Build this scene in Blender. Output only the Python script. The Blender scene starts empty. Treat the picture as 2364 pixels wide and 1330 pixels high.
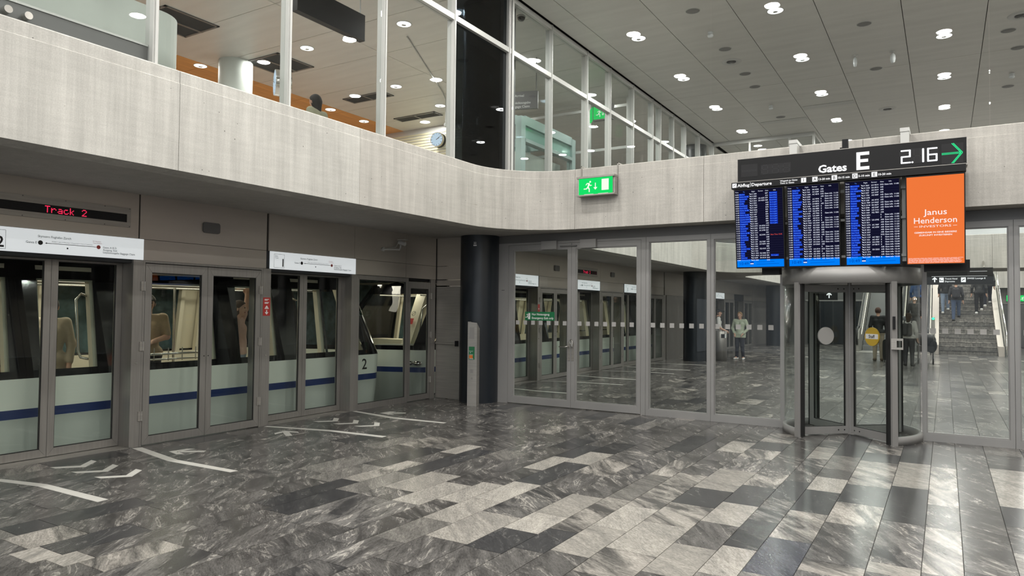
import bpy, bmesh, math, random
import numpy as np
from mathutils import Vector, Matrix
random.seed(11)
sc = bpy.context.scene
COL = sc.collection
PI = math.pi

# ------------------------------------------------------------------ camera
def make_camera():
    yaw, pitch, roll, fpx = 0.549395, 0.0304814, 0.00971677, 1632.26
    f = Vector((-math.sin(yaw)*math.cos(pitch), math.cos(yaw)*math.cos(pitch), math.sin(pitch)))
    r0 = Vector((math.cos(yaw), math.sin(yaw), 0)); u0 = r0.cross(f)
    r = r0*math.cos(roll)+u0*math.sin(roll); u = r.cross(f)
    cd = bpy.data.cameras.new('camera'); co = bpy.data.objects.new('camera', cd)
    COL.objects.link(co)
    m = Matrix(((r.x, u.x, -f.x, 0), (r.y, u.y, -f.y, 0), (r.z, u.z, -f.z, 1.65), (0, 0, 0, 1)))
    co.matrix_world = m
    cd.sensor_width = 36.0; cd.sensor_fit = 'HORIZONTAL'; cd.lens = fpx/2364*36.0
    cd.clip_start = 0.05; cd.clip_end = 200
    sc.camera = co
make_camera()

# ------------------------------------------------------------------ world, exposure, lamps
w = bpy.data.worlds.new('world'); sc.world = w; w.use_nodes = True
bgn = w.node_tree.nodes['Background']; bgn.inputs[0].default_value = (0.86, 0.93, 1.0, 1); bgn.inputs[1].default_value = 1.0
sc.view_settings.view_transform = 'Standard'; sc.view_settings.look = 'None'
sc.view_settings.exposure = 0.0; sc.view_settings.gamma = 1.0; sc.view_settings.use_curve_mapping = False
try:
    cy = sc.cycles
    cy.use_denoising = True; cy.denoiser = 'OPENIMAGEDENOISE'
    cy.max_bounces = 7; cy.diffuse_bounces = 4; cy.glossy_bounces = 3; cy.transmission_bounces = 4
    cy.transparent_max_bounces = 32; cy.sample_clamp_indirect = 4.0; cy.sample_clamp_direct = 0
    cy.caustics_reflective = False; cy.caustics_refractive = False
    cy.use_light_tree = True
except Exception: pass

ZC = 7.2          # hall ceiling
LAMP_W = 64.0
def lamp(x, y, z, power, r=0.13, col=(1, 0.975, 0.93)):
    d = bpy.data.lights.new('ceiling_lamp_light', 'AREA'); d.shape = 'DISK'; d.size = 2*r; d.energy = power; d.color = col
    o = bpy.data.objects.new('ceiling_lamp_light', d); o.location = (x, y, z); COL.objects.link(o); return o
def strip_lamp(x, y, z, sx, sy, power, col=(1, 0.95, 0.86), rot=(0, 0, 0)):
    d = bpy.data.lights.new('strip_lamp_light', 'AREA'); d.shape = 'RECTANGLE'; d.size = sx; d.size_y = sy; d.energy = power; d.color = col
    o = bpy.data.objects.new('strip_lamp_light', d); o.location = (x, y, z); o.rotation_euler = rot; COL.objects.link(o); return o
HALL_X = [-5.28, -2.62, 0.03, 2.69, 5.35]
HALL_Y = [-7.0, -4.07, -1.15, 1.78, 4.70, 7.62, 10.55, 13.47, 16.39, 19.31, 22.21, 25.1, 28.0, 30.9, 33.8, 36.7, 39.6, 42.5]
UP_LIGHTS = [(-14.6, 9.99), (-13.12, 10.48), (-11.6, 10.45), (-10.4, 10.5), (-8.96, 10.5), (-7.7, 10.58), (-11.66, 13.4), (-13.12, 13.46), (-10.46, 13.49),
             (-11.72, 15.29), (-14.63, 14.07), (-14.68, 15.46), (-13.16, 16.42), (-10.5, 16.45), (-7.75, 13.54), (-7.73, 16.44),
             (-9.08, 19.34), (-7.85, 19.3), (-7.81, 22.2), (-10.54, 22.35), (-11.96, 20.81), (-13.2, 19.4), (-13.26, 22.33), (-13.14, 7.87)]
for x in HALL_X:
    for y in HALL_Y:
        lamp(x, y, ZC-0.012, LAMP_W)
for x, y in UP_LIGHTS: lamp(x, y, ZC-0.012, LAMP_W*0.62)
for y in (4.5, 1.5, -1.5, 7.2): lamp(-9.0, y, ZC-0.012, LAMP_W*0.62); lamp(-11.6, y, ZC-0.012, LAMP_W*0.62)
# train saloon lamps, tunnel lamps
for y in (2.2, 4.2, 6.0, 7.8): strip_lamp(-9.85, y, 2.12, 0.25, 1.5, 16, (1, 0.9, 0.74))
for y in (11.6, 12.6, 14.6, 16.6, 19): strip_lamp(-9.85, y, 2.12, 0.25, 1.5, 16, (1, 0.9, 0.74))
for y in (1.0, 5.0, 9.6, 13.5, 17.5, 22): strip_lamp(-11.55, y, 3.3, 0.15, 1.6, 60, (0.75, 0.93, 1.0), (0, math.radians(40), 0))

# ------------------------------------------------------------------ materials
def newmat(name):
    m = bpy.data.materials.new(name); m.use_nodes = True
    return m, m.node_tree, m.node_tree.nodes['Principled BSDF']
def pmat(name, col, rough=0.5, metal=0.0, emit=None, es=1.0, noise=0.0, nscale=8.0, bump=0.0, stretch=(1, 1, 1), spec=0.5, coat=0.0, rvar=0.0, bscale=None):
    m, nt, b = newmat(name)
    b.inputs['Base Color'].default_value = (*col, 1); b.inputs['Roughness'].default_value = rough
    b.inputs['Metallic'].default_value = metal; b.inputs['Specular IOR Level'].default_value = spec
    b.inputs['Coat Weight'].default_value = coat
    if emit: b.inputs['Emission Color'].default_value = (*emit, 1); b.inputs['Emission Strength'].default_value = es
    if noise or bump or rvar:
        tc = nt.nodes.new('ShaderNodeTexCoord'); mp = nt.nodes.new('ShaderNodeMapping'); mp.inputs['Scale'].default_value = stretch
        nt.links.new(tc.outputs['Object'], mp.inputs[0])
        n = nt.nodes.new('ShaderNodeTexNoise'); n.inputs['Scale'].default_value = nscale; n.inputs['Detail'].default_value = 6
        nt.links.new(mp.outputs[0], n.inputs['Vector'])
        if noise:
            r = nt.nodes.new('ShaderNodeMapRange'); r.inputs[3].default_value = 1-noise; r.inputs[4].default_value = 1+noise
            r.inputs[1].default_value = 0.3; r.inputs[2].default_value = 0.7
            nt.links.new(n.outputs[0], r.inputs[0])
            mx = nt.nodes.new('ShaderNodeVectorMath'); mx.operation = 'SCALE'; mx.inputs[0].default_value = col
            nt.links.new(r.outputs[0], mx.inputs['Scale']); nt.links.new(mx.outputs[0], b.inputs['Base Color'])
        if rvar:
            r2 = nt.nodes.new('ShaderNodeMapRange'); r2.inputs[3].default_value = max(0, rough-rvar); r2.inputs[4].default_value = rough+rvar
            nt.links.new(n.outputs[0], r2.inputs[0]); nt.links.new(r2.outputs[0], b.inputs['Roughness'])
        if bump:
            n2 = n
            if bscale:
                n2 = nt.nodes.new('ShaderNodeTexNoise'); n2.inputs['Scale'].default_value = bscale; n2.inputs['Detail'].default_value = 4
                nt.links.new(mp.outputs[0], n2.inputs['Vector'])
            bp = nt.nodes.new('ShaderNodeBump'); bp.inputs['Strength'].default_value = bump; bp.inputs['Distance'].default_value = 0.02
            nt.links.new(n2.outputs[0], bp.inputs['Height']); nt.links.new(bp.outputs[0], b.inputs['Normal'])
    return m
def emat(name, col, s=1.0):
    m = bpy.data.materials.new(name); m.use_nodes = True; nt = m.node_tree; nt.nodes.clear()
    e = nt.nodes.new('ShaderNodeEmission'); e.inputs[0].default_value = (*col, 1); e.inputs[1].default_value = s
    o = nt.nodes.new('ShaderNodeOutputMaterial'); nt.links.new(e.outputs[0], o.inputs[0])
    try: m.cycles.emission_sampling = 'NONE'
    except Exception: pass
    return m
def glassmat(name, tint=(0.95, 0.97, 0.96), refl=1.0, rough=0.0, base=0.02, k=0.45):
    m = bpy.data.materials.new(name); m.use_nodes = True; nt = m.node_tree; nt.nodes.clear()
    t = nt.nodes.new('ShaderNodeBsdfTransparent'); t.inputs[0].default_value = (*tint, 1)
    g = nt.nodes.new('ShaderNodeBsdfGlossy'); g.inputs['Roughness'].default_value = rough; g.inputs[0].default_value = (refl, refl, refl, 1)
    fr = nt.nodes.new('ShaderNodeFresnel'); ge = nt.nodes.new('ShaderNodeNewGeometry')
    io = nt.nodes.new('ShaderNodeMapRange'); io.inputs[3].default_value = 1.42; io.inputs[4].default_value = 1/1.42   # a thin pane: no inner total reflection
    nt.links.new(ge.outputs['Backfacing'], io.inputs[0]); nt.links.new(io.outputs[0], fr.inputs[0])
    ad = nt.nodes.new('ShaderNodeMath'); ad.operation = 'MULTIPLY_ADD'; ad.inputs[1].default_value = k; ad.inputs[2].default_value = base-0.02; ad.use_clamp = True   # coated, low-reflection glazing
    nt.links.new(fr.outputs[0], ad.inputs[0])
    mx = nt.nodes.new('ShaderNodeMixShader'); nt.links.new(ad.outputs[0], mx.inputs[0]); nt.links.new(t.outputs[0], mx.inputs[1]); nt.links.new(g.outputs[0], mx.inputs[2])
    o = nt.nodes.new('ShaderNodeOutputMaterial'); nt.links.new(mx.outputs[0], o.inputs[0])
    return m

def concrete(name, base=(0.60, 0.585, 0.545), amt=1.0, zscale=0.25):
    m, nt, b = newmat(name); N = nt.nodes.new; L = nt.links.new
    geo = N('ShaderNodeNewGeometry')
    def noise(scale, detail, stretch):
        mp = N('ShaderNodeMapping'); mp.inputs['Scale'].default_value = stretch; L(geo.outputs['Position'], mp.inputs[0])
        n = N('ShaderNodeTexNoise'); n.inputs['Scale'].default_value = scale; n.inputs['Detail'].default_value = detail; L(mp.outputs[0], n.inputs['Vector']); return n
    def rng(src, a, bb, lo=0.3, hi=0.7):
        r = N('ShaderNodeMapRange'); r.inputs[1].default_value = lo; r.inputs[2].default_value = hi; r.inputs[3].default_value = a; r.inputs[4].default_value = bb
        L(src, r.inputs[0]); return r.outputs[0]
    streak = rng(noise(7, 5, (1, 1, zscale*0.22)).outputs[0], 1-0.13*amt, 1+0.10*amt)
    streak2 = rng(noise(38, 3, (1, 1, 0.05)).outputs[0], 1-0.07*amt, 1+0.05*amt)
    cloud = rng(noise(1.1, 4, (1, 1, 1)).outputs[0], 1-0.10*amt, 1+0.07*amt)
    grit = rng(noise(90, 2, (1, 1, 1)).outputs[0], 1-0.08, 1+0.05)
    lines = rng(noise(30, 2, (0.12, 0.12, 1)).outputs[0], 1-0.05*amt, 1+0.03*amt)
    vo = N('ShaderNodeTexVoronoi'); vo.inputs['Scale'].default_value = 7.0; L(geo.outputs['Position'], vo.inputs['Vector'])
    pits = rng(vo.outputs['Distance'], 0.35, 1.0, 0.035, 0.055)
    cur = streak
    for o in (streak2, cloud, grit, lines, pits):
        mu = N('ShaderNodeMath'); mu.operation = 'MULTIPLY'; L(cur, mu.inputs[0]); L(o, mu.inputs[1]); cur = mu.outputs[0]
    sc_ = N('ShaderNodeVectorMath'); sc_.operation = 'SCALE'; sc_.inputs[0].default_value = base; L(cur, sc_.inputs['Scale'])
    L(sc_.outputs[0], b.inputs['Base Color']); b.inputs['Roughness'].default_value = 0.75; b.inputs['Specular IOR Level'].default_value = 0.3
    bp = N('ShaderNodeBump'); bp.inputs['Strength'].default_value = 0.25; bp.inputs['Distance'].default_value = 0.01; L(cur, bp.inputs['Height']); L(bp.outputs[0], b.inputs['Normal'])
    return m

def stone(name, c0, c1, vein, vamt, scale=2.2, contrast=0.12, seed=0.0, rough=0.24):
    """polished marble: streaky body between c0 and c1, with veins; every slab gets its own piece of the pattern"""
    m, nt, b = newmat(name); N = nt.nodes.new; L = nt.links.new
    geo = N('ShaderNodeNewGeometry'); oi = N('ShaderNodeObjectInfo')
    su = N('ShaderNodeMath'); su.operation = 'ADD'; L(geo.outputs['Random Per Island'], su.inputs[0]); L(oi.outputs['Random'], su.inputs[1])
    of = N('ShaderNodeVectorMath'); of.operation = 'SCALE'; of.inputs[0].default_value = (37.1, 53.7, 91.3); L(su.outputs[0], of.inputs['Scale'])
    ad = N('ShaderNodeVectorMath'); ad.operation = 'ADD'; L(geo.outputs['Position'], ad.inputs[0]); L(of.outputs[0], ad.inputs[1])
    an = N('ShaderNodeMath'); an.operation = 'MULTIPLY_ADD'; an.inputs[1].default_value = 0.9; an.inputs[2].default_value = 0.15+seed; L(su.outputs[0], an.inputs[0])
    ro = N('ShaderNodeVectorRotate'); ro.rotation_type = 'Z_AXIS'; L(ad.outputs[0], ro.inputs['Vector']); L(an.outputs[0], ro.inputs['Angle'])
    mp = N('ShaderNodeMapping'); mp.inputs['Scale'].default_value = (1.0, 3.6, 1); L(ro.outputs[0], mp.inputs[0])
    n1 = N('ShaderNodeTexNoise'); n1.inputs['Scale'].default_value = scale; n1.inputs['Detail'].default_value = 8; n1.inputs['Roughness'].default_value = 0.62; n1.inputs['Distortion'].default_value = 0.9
    L(mp.outputs[0], n1.inputs['Vector'])
    n2 = N('ShaderNodeTexNoise'); n2.inputs['Scale'].default_value = scale*0.75; n2.inputs['Detail'].default_value = 9; n2.inputs['Roughness'].default_value = 0.6; n2.inputs['Distortion'].default_value = 1.6
    o2 = N('ShaderNodeVectorMath'); o2.operation = 'ADD'; o2.inputs[1].default_value = (11.3, 4.7, 2.1); L(mp.outputs[0], o2.inputs[0]); L(o2.outputs[0], n2.inputs['Vector'])
    r1 = N('ShaderNodeMapRange'); r1.inputs[1].default_value = 0.5-contrast; r1.inputs[2].default_value = 0.5+contrast; L(n1.outputs[0], r1.inputs[0])
    mx = N('ShaderNodeMix'); mx.data_type = 'RGBA'; mx.inputs[6].default_value = (*c0, 1); mx.inputs[7].default_value = (*c1, 1); L(r1.outputs[0], mx.inputs[0])
    ab = N('ShaderNodeMath'); ab.operation = 'SUBTRACT'; ab.inputs[1].default_value = 0.56; L(n2.outputs[0], ab.inputs[0])
    ab2 = N('ShaderNodeMath'); ab2.operation = 'ABSOLUTE'; L(ab.outputs[0], ab2.inputs[0])
    rv = N('ShaderNodeMapRange'); rv.inputs[1].default_value = 0.0; rv.inputs[2].default_value = 0.03; rv.inputs[3].default_value = vamt; rv.inputs[4].default_value = 0.0; L(ab2.outputs[0], rv.inputs[0])
    gate = N('ShaderNodeMapRange'); gate.inputs[1].default_value = 0.45; gate.inputs[2].default_value = 0.62; L(n1.outputs[0], gate.inputs[0])
    gm = N('ShaderNodeMath'); gm.operation = 'MULTIPLY'; L(rv.outputs[0], gm.inputs[0]); L(gate.outputs[0], gm.inputs[1])
    mv = N('ShaderNodeMix'); mv.data_type = 'RGBA'; mv.inputs[7].default_value = (*vein, 1); L(gm.outputs[0], mv.inputs[0]); L(mx.outputs[2], mv.inputs[6])
    # fine speckle
    n3 = N('ShaderNodeTexNoise'); n3.inputs['Scale'].default_value = 26; n3.inputs['Detail'].default_value = 5; n3.inputs['Roughness'].default_value = 0.7; L(mp.outputs[0], n3.inputs['Vector'])
    r3 = N('ShaderNodeMapRange'); r3.inputs[1].default_value = 0.3; r3.inputs[2].default_value = 0.7; r3.inputs[3].default_value = 0.52; r3.inputs[4].default_value = 1.2; L(n3.outputs[0], r3.inputs[0])
    # overall tone of the slab
    rt = N('ShaderNodeMapRange'); rt.inputs[3].default_value = 0.82; rt.inputs[4].default_value = 1.18; L(oi.outputs['Random'], rt.inputs[0])
    mm = N('ShaderNodeMath'); mm.operation = 'MULTIPLY'; L(r3.outputs[0], mm.inputs[0]); L(rt.outputs[0], mm.inputs[1])
    fin = N('ShaderNodeVectorMath'); fin.operation = 'SCALE'; L(mv.outputs[2], fin.inputs[0]); L(mm.outputs[0], fin.inputs['Scale'])
    L(fin.outputs[0], b.inputs['Base Color'])
    b.inputs['Roughness'].default_value = rough; b.inputs['Specular IOR Level'].default_value = 0.36
    return m

M = {}
M['D'] = stone('slab_dark', (0.040, 0.040, 0.043), (0.075, 0.074, 0.075), (0.30, 0.29, 0.27), 0.45, contrast=0.2)
M['M'] = stone('slab_grey', (0.062, 0.059, 0.057), (0.160, 0.152, 0.145), (0.55, 0.52, 0.47), 0.75, contrast=0.14)
M['Q'] = stone('slab_pale_grey', (0.12, 0.115, 0.108), (0.27, 0.255, 0.235), (0.5, 0.47, 0.42), 0.5, contrast=0.2)
M['L'] = stone('slab_light', (0.27, 0.255, 0.235), (0.50, 0.47, 0.42), (0.20, 0.185, 0.17), 0.35, contrast=0.2)
M['V'] = stone('slab_banded', (0.10, 0.095, 0.09), (0.44, 0.41, 0.37), (0.62, 0.58, 0.52), 0.7, contrast=0.10, scale=1.6)
M['W'] = stone('slab_veined', (0.045, 0.044, 0.045), (0.20, 0.19, 0.18), (0.62, 0.58, 0.52), 0.9, contrast=0.12, scale=2.0)
M['B'] = stone('slab_blue_dark', (0.045, 0.047, 0.06), (0.085, 0.086, 0.10), (0.24, 0.23, 0.24), 0.35, contrast=0.2)
M['grout'] = pmat('grout', (0.05, 0.048, 0.045), 0.8)
M['concrete'] = concrete('concrete')
M['concrete2'] = concrete('concrete_warm', (0.575, 0.55, 0.508))
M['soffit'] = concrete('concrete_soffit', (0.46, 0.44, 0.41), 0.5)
M['steel'] = pmat('brushed_steel', (0.40, 0.38, 0.35), 0.42, 0.65, noise=0.10, nscale=3, stretch=(0.6, 0.6, 14), rvar=0.08)
M['steelv'] = pmat('brushed_steel_upright', (0.33, 0.315, 0.295), 0.40, 0.65, noise=0.08, nscale=4, stretch=(9, 9, 0.5), rvar=0.06)
M['clad'] = pmat('steel_cladding', (0.50, 0.46, 0.41), 0.34, 0.55, noise=0.10, nscale=1.2, stretch=(0.5, 0.5, 3), rvar=0.08)
M['chrome'] = pmat('chrome', (0.75, 0.73, 0.69), 0.15, 1.0)
M['black'] = pmat('black_plastic', (0.010, 0.010, 0.011), 0.5, spec=0.25)
M['blackgl'] = pmat('black_glass', (0.008, 0.008, 0.009), 0.06, spec=0.6)
M['rubber'] = pmat('black_rubber', (0.012, 0.012, 0.012), 0.6)
M['frame'] = pmat('grey_painted_aluminium', (0.34, 0.333, 0.325), 0.42, 0.25, noise=0.04, nscale=2)
M['framed'] = pmat('grey_painted_aluminium_dark', (0.155, 0.153, 0.152), 0.42, 0.35)
M['framel'] = pmat('light_painted_aluminium', (0.56, 0.56, 0.54), 0.4, 0.2, noise=0.03, nscale=2)
M['column'] = pmat('blue_black_column_paint', (0.014, 0.018, 0.024), 0.32, noise=0.08, nscale=2, stretch=(1, 1, 0.2))
M['white'] = pmat('white_sign_panel', (0.74, 0.77, 0.78), 0.35)
M['glowsign'] = pmat('emissive_sign_panel', (0.74, 0.77, 0.78), 0.35, emit=(0.93, 0.98, 1.0), es=0.50)  # white panel with emission added to brighten it
M['whitebody'] = pmat('train_white_paint', (0.86, 0.90, 0.80), 0.22, noise=0.03, nscale=2)
M['greybody'] = pmat('train_grey_paint', (0.50, 0.53, 0.48), 0.2, noise=0.04, nscale=2)
M['blue'] = pmat('train_blue_stripe', (0.022, 0.045, 0.16), 0.25)
M['cream'] = pmat('train_cream_lining', (0.72, 0.66, 0.52), 0.45)
M['ink'] = pmat('black_print', (0.012, 0.012, 0.012), 0.5)
M['greyink'] = pmat('grey_print', (0.16, 0.16, 0.16), 0.5)
M['redink'] = pmat('red_print', (0.42, 0.06, 0.05), 0.5)
M['redst'] = pmat('red_sticker', (0.45, 0.035, 0.03), 0.4)
M['whiteink'] = pmat('white_print', (0.85, 0.85, 0.84), 0.5)
M['green'] = pmat('green_sticker', (0.015, 0.16, 0.06), 0.4)
M['orangest'] = pmat('orange_sticker', (0.75, 0.20, 0.03), 0.4)
M['yellow'] = pmat('yellow_sticker', (0.60, 0.40, 0.05), 0.5)
M['film'] = pmat('frosted_film', (0.42, 0.41, 0.395), 0.6)
M['marking'] = pmat('white_floor_inlay', (0.66, 0.645, 0.60), 0.3, noise=0.05, nscale=10)
M['wood'] = pmat('orange_wood_panel', (0.66, 0.31, 0.095), 0.4, noise=0.18, nscale=3, stretch=(6, 0.4, 1))
M['ceil'] = pmat('perforated_ceiling_metal', (0.66, 0.645, 0.61), 0.42, 0.2, noise=0.07, nscale=1.5, stretch=(0.4, 3.0, 1), rvar=0.06)
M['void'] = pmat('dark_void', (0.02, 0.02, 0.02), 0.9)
M['rock'] = pmat('tunnel_rock', (0.20, 0.30, 0.33), 0.7, noise=0.5, nscale=5, bump=1.0, bscale=9)
M['creamwall'] = pmat('cream_slatted_panel', (0.62, 0.58, 0.40), 0.5)
M['rcol'] = pmat('pale_column_paint', (0.56, 0.60, 0.56), 0.6, noise=0.04, nscale=3)
M['greenglassframe'] = pmat('pale_green_lift_frame', (0.36, 0.47, 0.45), 0.35, 0.3)
M['glass'] = glassmat('clear_glass', (0.93, 0.955, 0.945))
M['glassup'] = glassmat('clear_glass_upstairs', (0.93, 0.945, 0.94), base=0.025, k=0.6)
M['glassdark'] = glassmat('dark_tinted_glass', (0.16, 0.19, 0.21), base=0.05)
M['trainglass'] = glassmat('train_glass', (0.86, 0.90, 0.88))
M['lampglow'] = emat('lamp_diffuser', (1, 0.985, 0.96), 3.0)
M['exitgreen'] = emat('exit_sign_green', (0.01, 0.80, 0.15), 0.95)
M['exitwhite'] = emat('exit_sign_white', (0.95, 1.0, 0.86), 1.0)
M['ledred'] = emat('red_led', (1.0, 0.03, 0.10), 1.3)
M['ledwhite'] = emat('white_led', (0.95, 0.97, 1.0), 1.5)
M['ledgreen'] = emat('green_led', (0.03, 1.0, 0.35), 1.2)
M['signwhite'] = emat('lit_white_lettering', (1, 1, 1), 1.1)
M['scrbg'] = emat('screen_background', (0.006, 0.006, 0.022), 1.0)
M['scrwhite'] = emat('screen_white_text', (0.80, 0.84, 1.0), 1.0)
M['scrblue'] = emat('screen_blue_field', (0.003, 0.03, 0.50), 1.0)
M['scrltblue'] = emat('screen_light_blue_text', (0.10, 0.28, 1.0), 1.0)
M['scrbar'] = emat('screen_blue_bar', (0.0, 0.21, 0.95), 1.0)
M['scrnavy'] = emat('screen_navy_text', (0.0, 0.045, 0.38), 1.0)
M['scrline'] = emat('screen_row_line', (0.03, 0.03, 0.075), 1.0)
M['scrred'] = emat('screen_red_text', (0.9, 0.10, 0.08), 1.0)
M['orange'] = emat('advert_orange', (0.88, 0.19, 0.045), 1.0)
M['adwhite'] = emat('advert_white', (1.0, 0.88, 0.86), 1.0)
M['adpink'] = emat('advert_small_print', (1.0, 0.50, 0.42), 1.0)
M['trainlamp'] = emat('train_lamp', (1, 0.92, 0.75), 2.0)
M['bluedisp'] = emat('blue_train_display', (0.004, 0.025, 0.42), 1.0)
M['clockface'] = emat('lit_clock_face', (0.62, 0.78, 0.92), 0.95)
M['unlit'] = pmat('unlit_matrix', (0.028, 0.028, 0.03), 0.6, spec=0.2)
M['ledoff'] = pmat('unlit_led', (0.05, 0.05, 0.055), 0.6)

# ------------------------------------------------------------------ mesh builder
_font = {}
def text_geo(s, bold=0.0, spacing=1.0):
    key = (s, bold, spacing)
    if key in _font: return _font[key]
    cu = bpy.data.curves.new('t', 'FONT'); cu.body = s; cu.size = 1.0; cu.resolution_u = 2; cu.offset = bold; cu.space_character = spacing
    ob = bpy.data.objects.new('t', cu); COL.objects.link(ob)
    dg = bpy.context.evaluated_depsgraph_get(); dg.update()
    me = bpy.data.meshes.new_from_object(ob.evaluated_get(dg))
    vs = [(v.co.x, v.co.y) for v in me.vertices]; fs = [tuple(p.vertices) for p in me.polygons]
    bpy.data.objects.remove(ob); bpy.data.curves.remove(cu); bpy.data.meshes.remove(me)
    _font[key] = (vs, fs); return vs, fs

class MB:
    def __init__(s): s.v = []; s.f = []; s.mi = []; s.sm = []
    def add(s, vs, fs, m=0, smooth=False):
        o = len(s.v); s.v += [tuple(x) for x in vs]
        for f in fs: s.f.append(tuple(i+o for i in f)); s.mi.append(m); s.sm.append(smooth)
        return s
    def hexa(s, p, m=0):
        return s.add(p, [(0, 3, 2, 1), (4, 5, 6, 7), (0, 1, 5, 4), (1, 2, 6, 5), (2, 3, 7, 6), (3, 0, 4, 7)], m)
    def box(s, x0, x1, y0, y1, z0, z1, m=0):
        x0, x1 = min(x0, x1), max(x0, x1); y0, y1 = min(y0, y1), max(y0, y1); z0, z1 = min(z0, z1), max(z0, z1)
        return s.hexa([(x0, y0, z0), (x1, y0, z0), (x1, y1, z0), (x0, y1, z0), (x0, y0, z1), (x1, y0, z1), (x1, y1, z1), (x0, y1, z1)], m)
    def bar(s, p0, p1, w, h, m=0, up=(0, 0, 1)):
        p0, p1 = Vector(p0), Vector(p1); d = (p1-p0).normalized(); a = d.cross(Vector(up))
        if a.length < 1e-4: a = d.cross(Vector((1, 0, 0)))
        a.normalize(); b = a.cross(d); a *= w/2; b *= h/2
        return s.hexa([p0-a-b, p0+a-b, p0+a+b, p0-a+b, p1-a-b, p1+a-b, p1+a+b, p1-a+b], m)
    def cyl(s, p0, p1, r, n=14, m=0, r1=None, caps=True, smooth=True):
        p0, p1 = Vector(p0), Vector(p1); d = (p1-p0).normalized(); a = d.orthogonal().normalized(); b = d.cross(a); r1 = r if r1 is None else r1
        vs = [p0+(a*math.cos(2*PI*i/n)+b*math.sin(2*PI*i/n))*r for i in range(n)]+[p1+(a*math.cos(2*PI*i/n)+b*math.sin(2*PI*i/n))*r1 for i in range(n)]
        s.add(vs, [(i, (i+1) % n, n+(i+1) % n, n+i) for i in range(n)], m, smooth)
        if caps: s.add(vs[:n], [tuple(range(n-1, -1, -1))], m); s.add(vs[n:], [tuple(range(n))], m)
        return s
    def tube(s, pts, r, n=8, m=0, closed=False):
        pts = [Vector(p) for p in pts]; k = len(pts); vs = []; prev = None
        for i, p in enumerate(pts):
            d = (pts[min(i+1, k-1)]-pts[max(i-1, 0)]).normalized()
            if prev is None: a = d.orthogonal().normalized()
            else: a = (prev-d*prev.dot(d)).normalized()
            prev = a; b = d.cross(a)
            vs += [p+(a*math.cos(2*PI*j/n)+b*math.sin(2*PI*j/n))*r for j in range(n)]
        fs = [(i*n+j, i*n+(j+1) % n, (i+1)*n+(j+1) % n, (i+1)*n+j) for i in range(k-1) for j in range(n)]
        s.add(vs, fs, m, True); s.add(vs[:n], [tuple(range(n-1, -1, -1))], m); s.add(vs[-n:], [tuple(range(n))], m)
        return s
    def lathe(s, prof, c, n=24, m=0):
        vs = []; k = len(prof)
        for i in range(n):
            a = 2*PI*i/n
            vs += [(c[0]+r*math.cos(a), c[1]+r*math.sin(a), c[2]+z) for r, z in prof]
        s.add(vs, [(i*k+j, ((i+1) % n)*k+j, ((i+1) % n)*k+j+1, i*k+j+1) for i in range(n) for j in range(k-1)], m, True); return s
    def ell(s, c, rx, ry, rz, m=0, nu=14, nv=10):
        vs = [(c[0], c[1], c[2]-rz)]
        for j in range(1, nv):
            t = -PI/2+PI*j/nv
            vs += [(c[0]+rx*math.cos(t)*math.cos(2*PI*i/nu), c[1]+ry*math.cos(t)*math.sin(2*PI*i/nu), c[2]+rz*math.sin(t)) for i in range(nu)]
        vs.append((c[0], c[1], c[2]+rz)); q = lambda j, i: 1+(j-1)*nu+i % nu
        fs = [(0, q(1, i+1), q(1, i)) for i in range(nu)]+[(q(j, i), q(j, i+1), q(j+1, i+1), q(j+1, i)) for j in range(1, nv-1) for i in range(nu)]+[(q(nv-1, i), q(nv-1, i+1), len(vs)-1) for i in range(nu)]
        s.add(vs, fs, m, True); return s
    def prism(s, pts, off, m=0):
        """closed polygon (3-D points) swept by off"""
        n = len(pts); o = Vector(off); a = [Vector(p) for p in pts]; b = [p+o for p in a]
        s.add(a+b, [tuple(range(n-1, -1, -1)), tuple(range(n, 2*n))]+[(i, (i+1) % n, n+(i+1) % n, n+i) for i in range(n)], m); return s
    def build(s, name, mats, parent=None, root=None):
        me = bpy.data.meshes.new(name); o = bpy.data.objects.new(name, me)
        base = Vector((0, 0, 0))
        if parent is not None: base = Vector(ORG.get(parent.name, (0, 0, 0)))
        if root is not None: base = Vector(root)
        vs = [(v[0]-base[0], v[1]-base[1], v[2]-base[2]) for v in s.v]
        me.from_pydata(vs, [], s.f)
        mats = mats if isinstance(mats, (list, tuple)) else [mats]
        for m in mats: me.materials.append(M[m] if isinstance(m, str) else m)
        me.polygons.foreach_set('material_index', s.mi); me.polygons.foreach_set('use_smooth', s.sm)
        me.update()
        COL.objects.link(o)
        if parent is not None: o.parent = parent; ORG[o.name] = tuple(base)
        elif root is not None: o.location = root; ORG[o.name] = tuple(root)
        return o
ORG = {}
def thing(name, label=None, cat=None, loc=(0, 0, 0), group=None, kind=None):
    o = bpy.data.objects.new(name, None); o.empty_display_size = 0.1; COL.objects.link(o); o.location = loc; ORG[o.name] = tuple(loc)
    return tag(o, label, cat, group, kind)
def tag(o, label=None, cat=None, group=None, kind=None):
    if label: o['label'] = label
    if cat: o['category'] = cat
    if group: o['group'] = group
    if kind: o['kind'] = kind
    return o
def copy_tree(o, off=(0, 0, 0), parent=None, label=None, group=None):
    c = o.copy(); COL.objects.link(c)
    if parent is not None: c.parent = parent
    else: c.location = Vector(o.location)+Vector(off)
    if label: c['label'] = label
    if group: c['group'] = group
    for ch in list(o.children): copy_tree(ch, parent=c)
    return c

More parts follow.
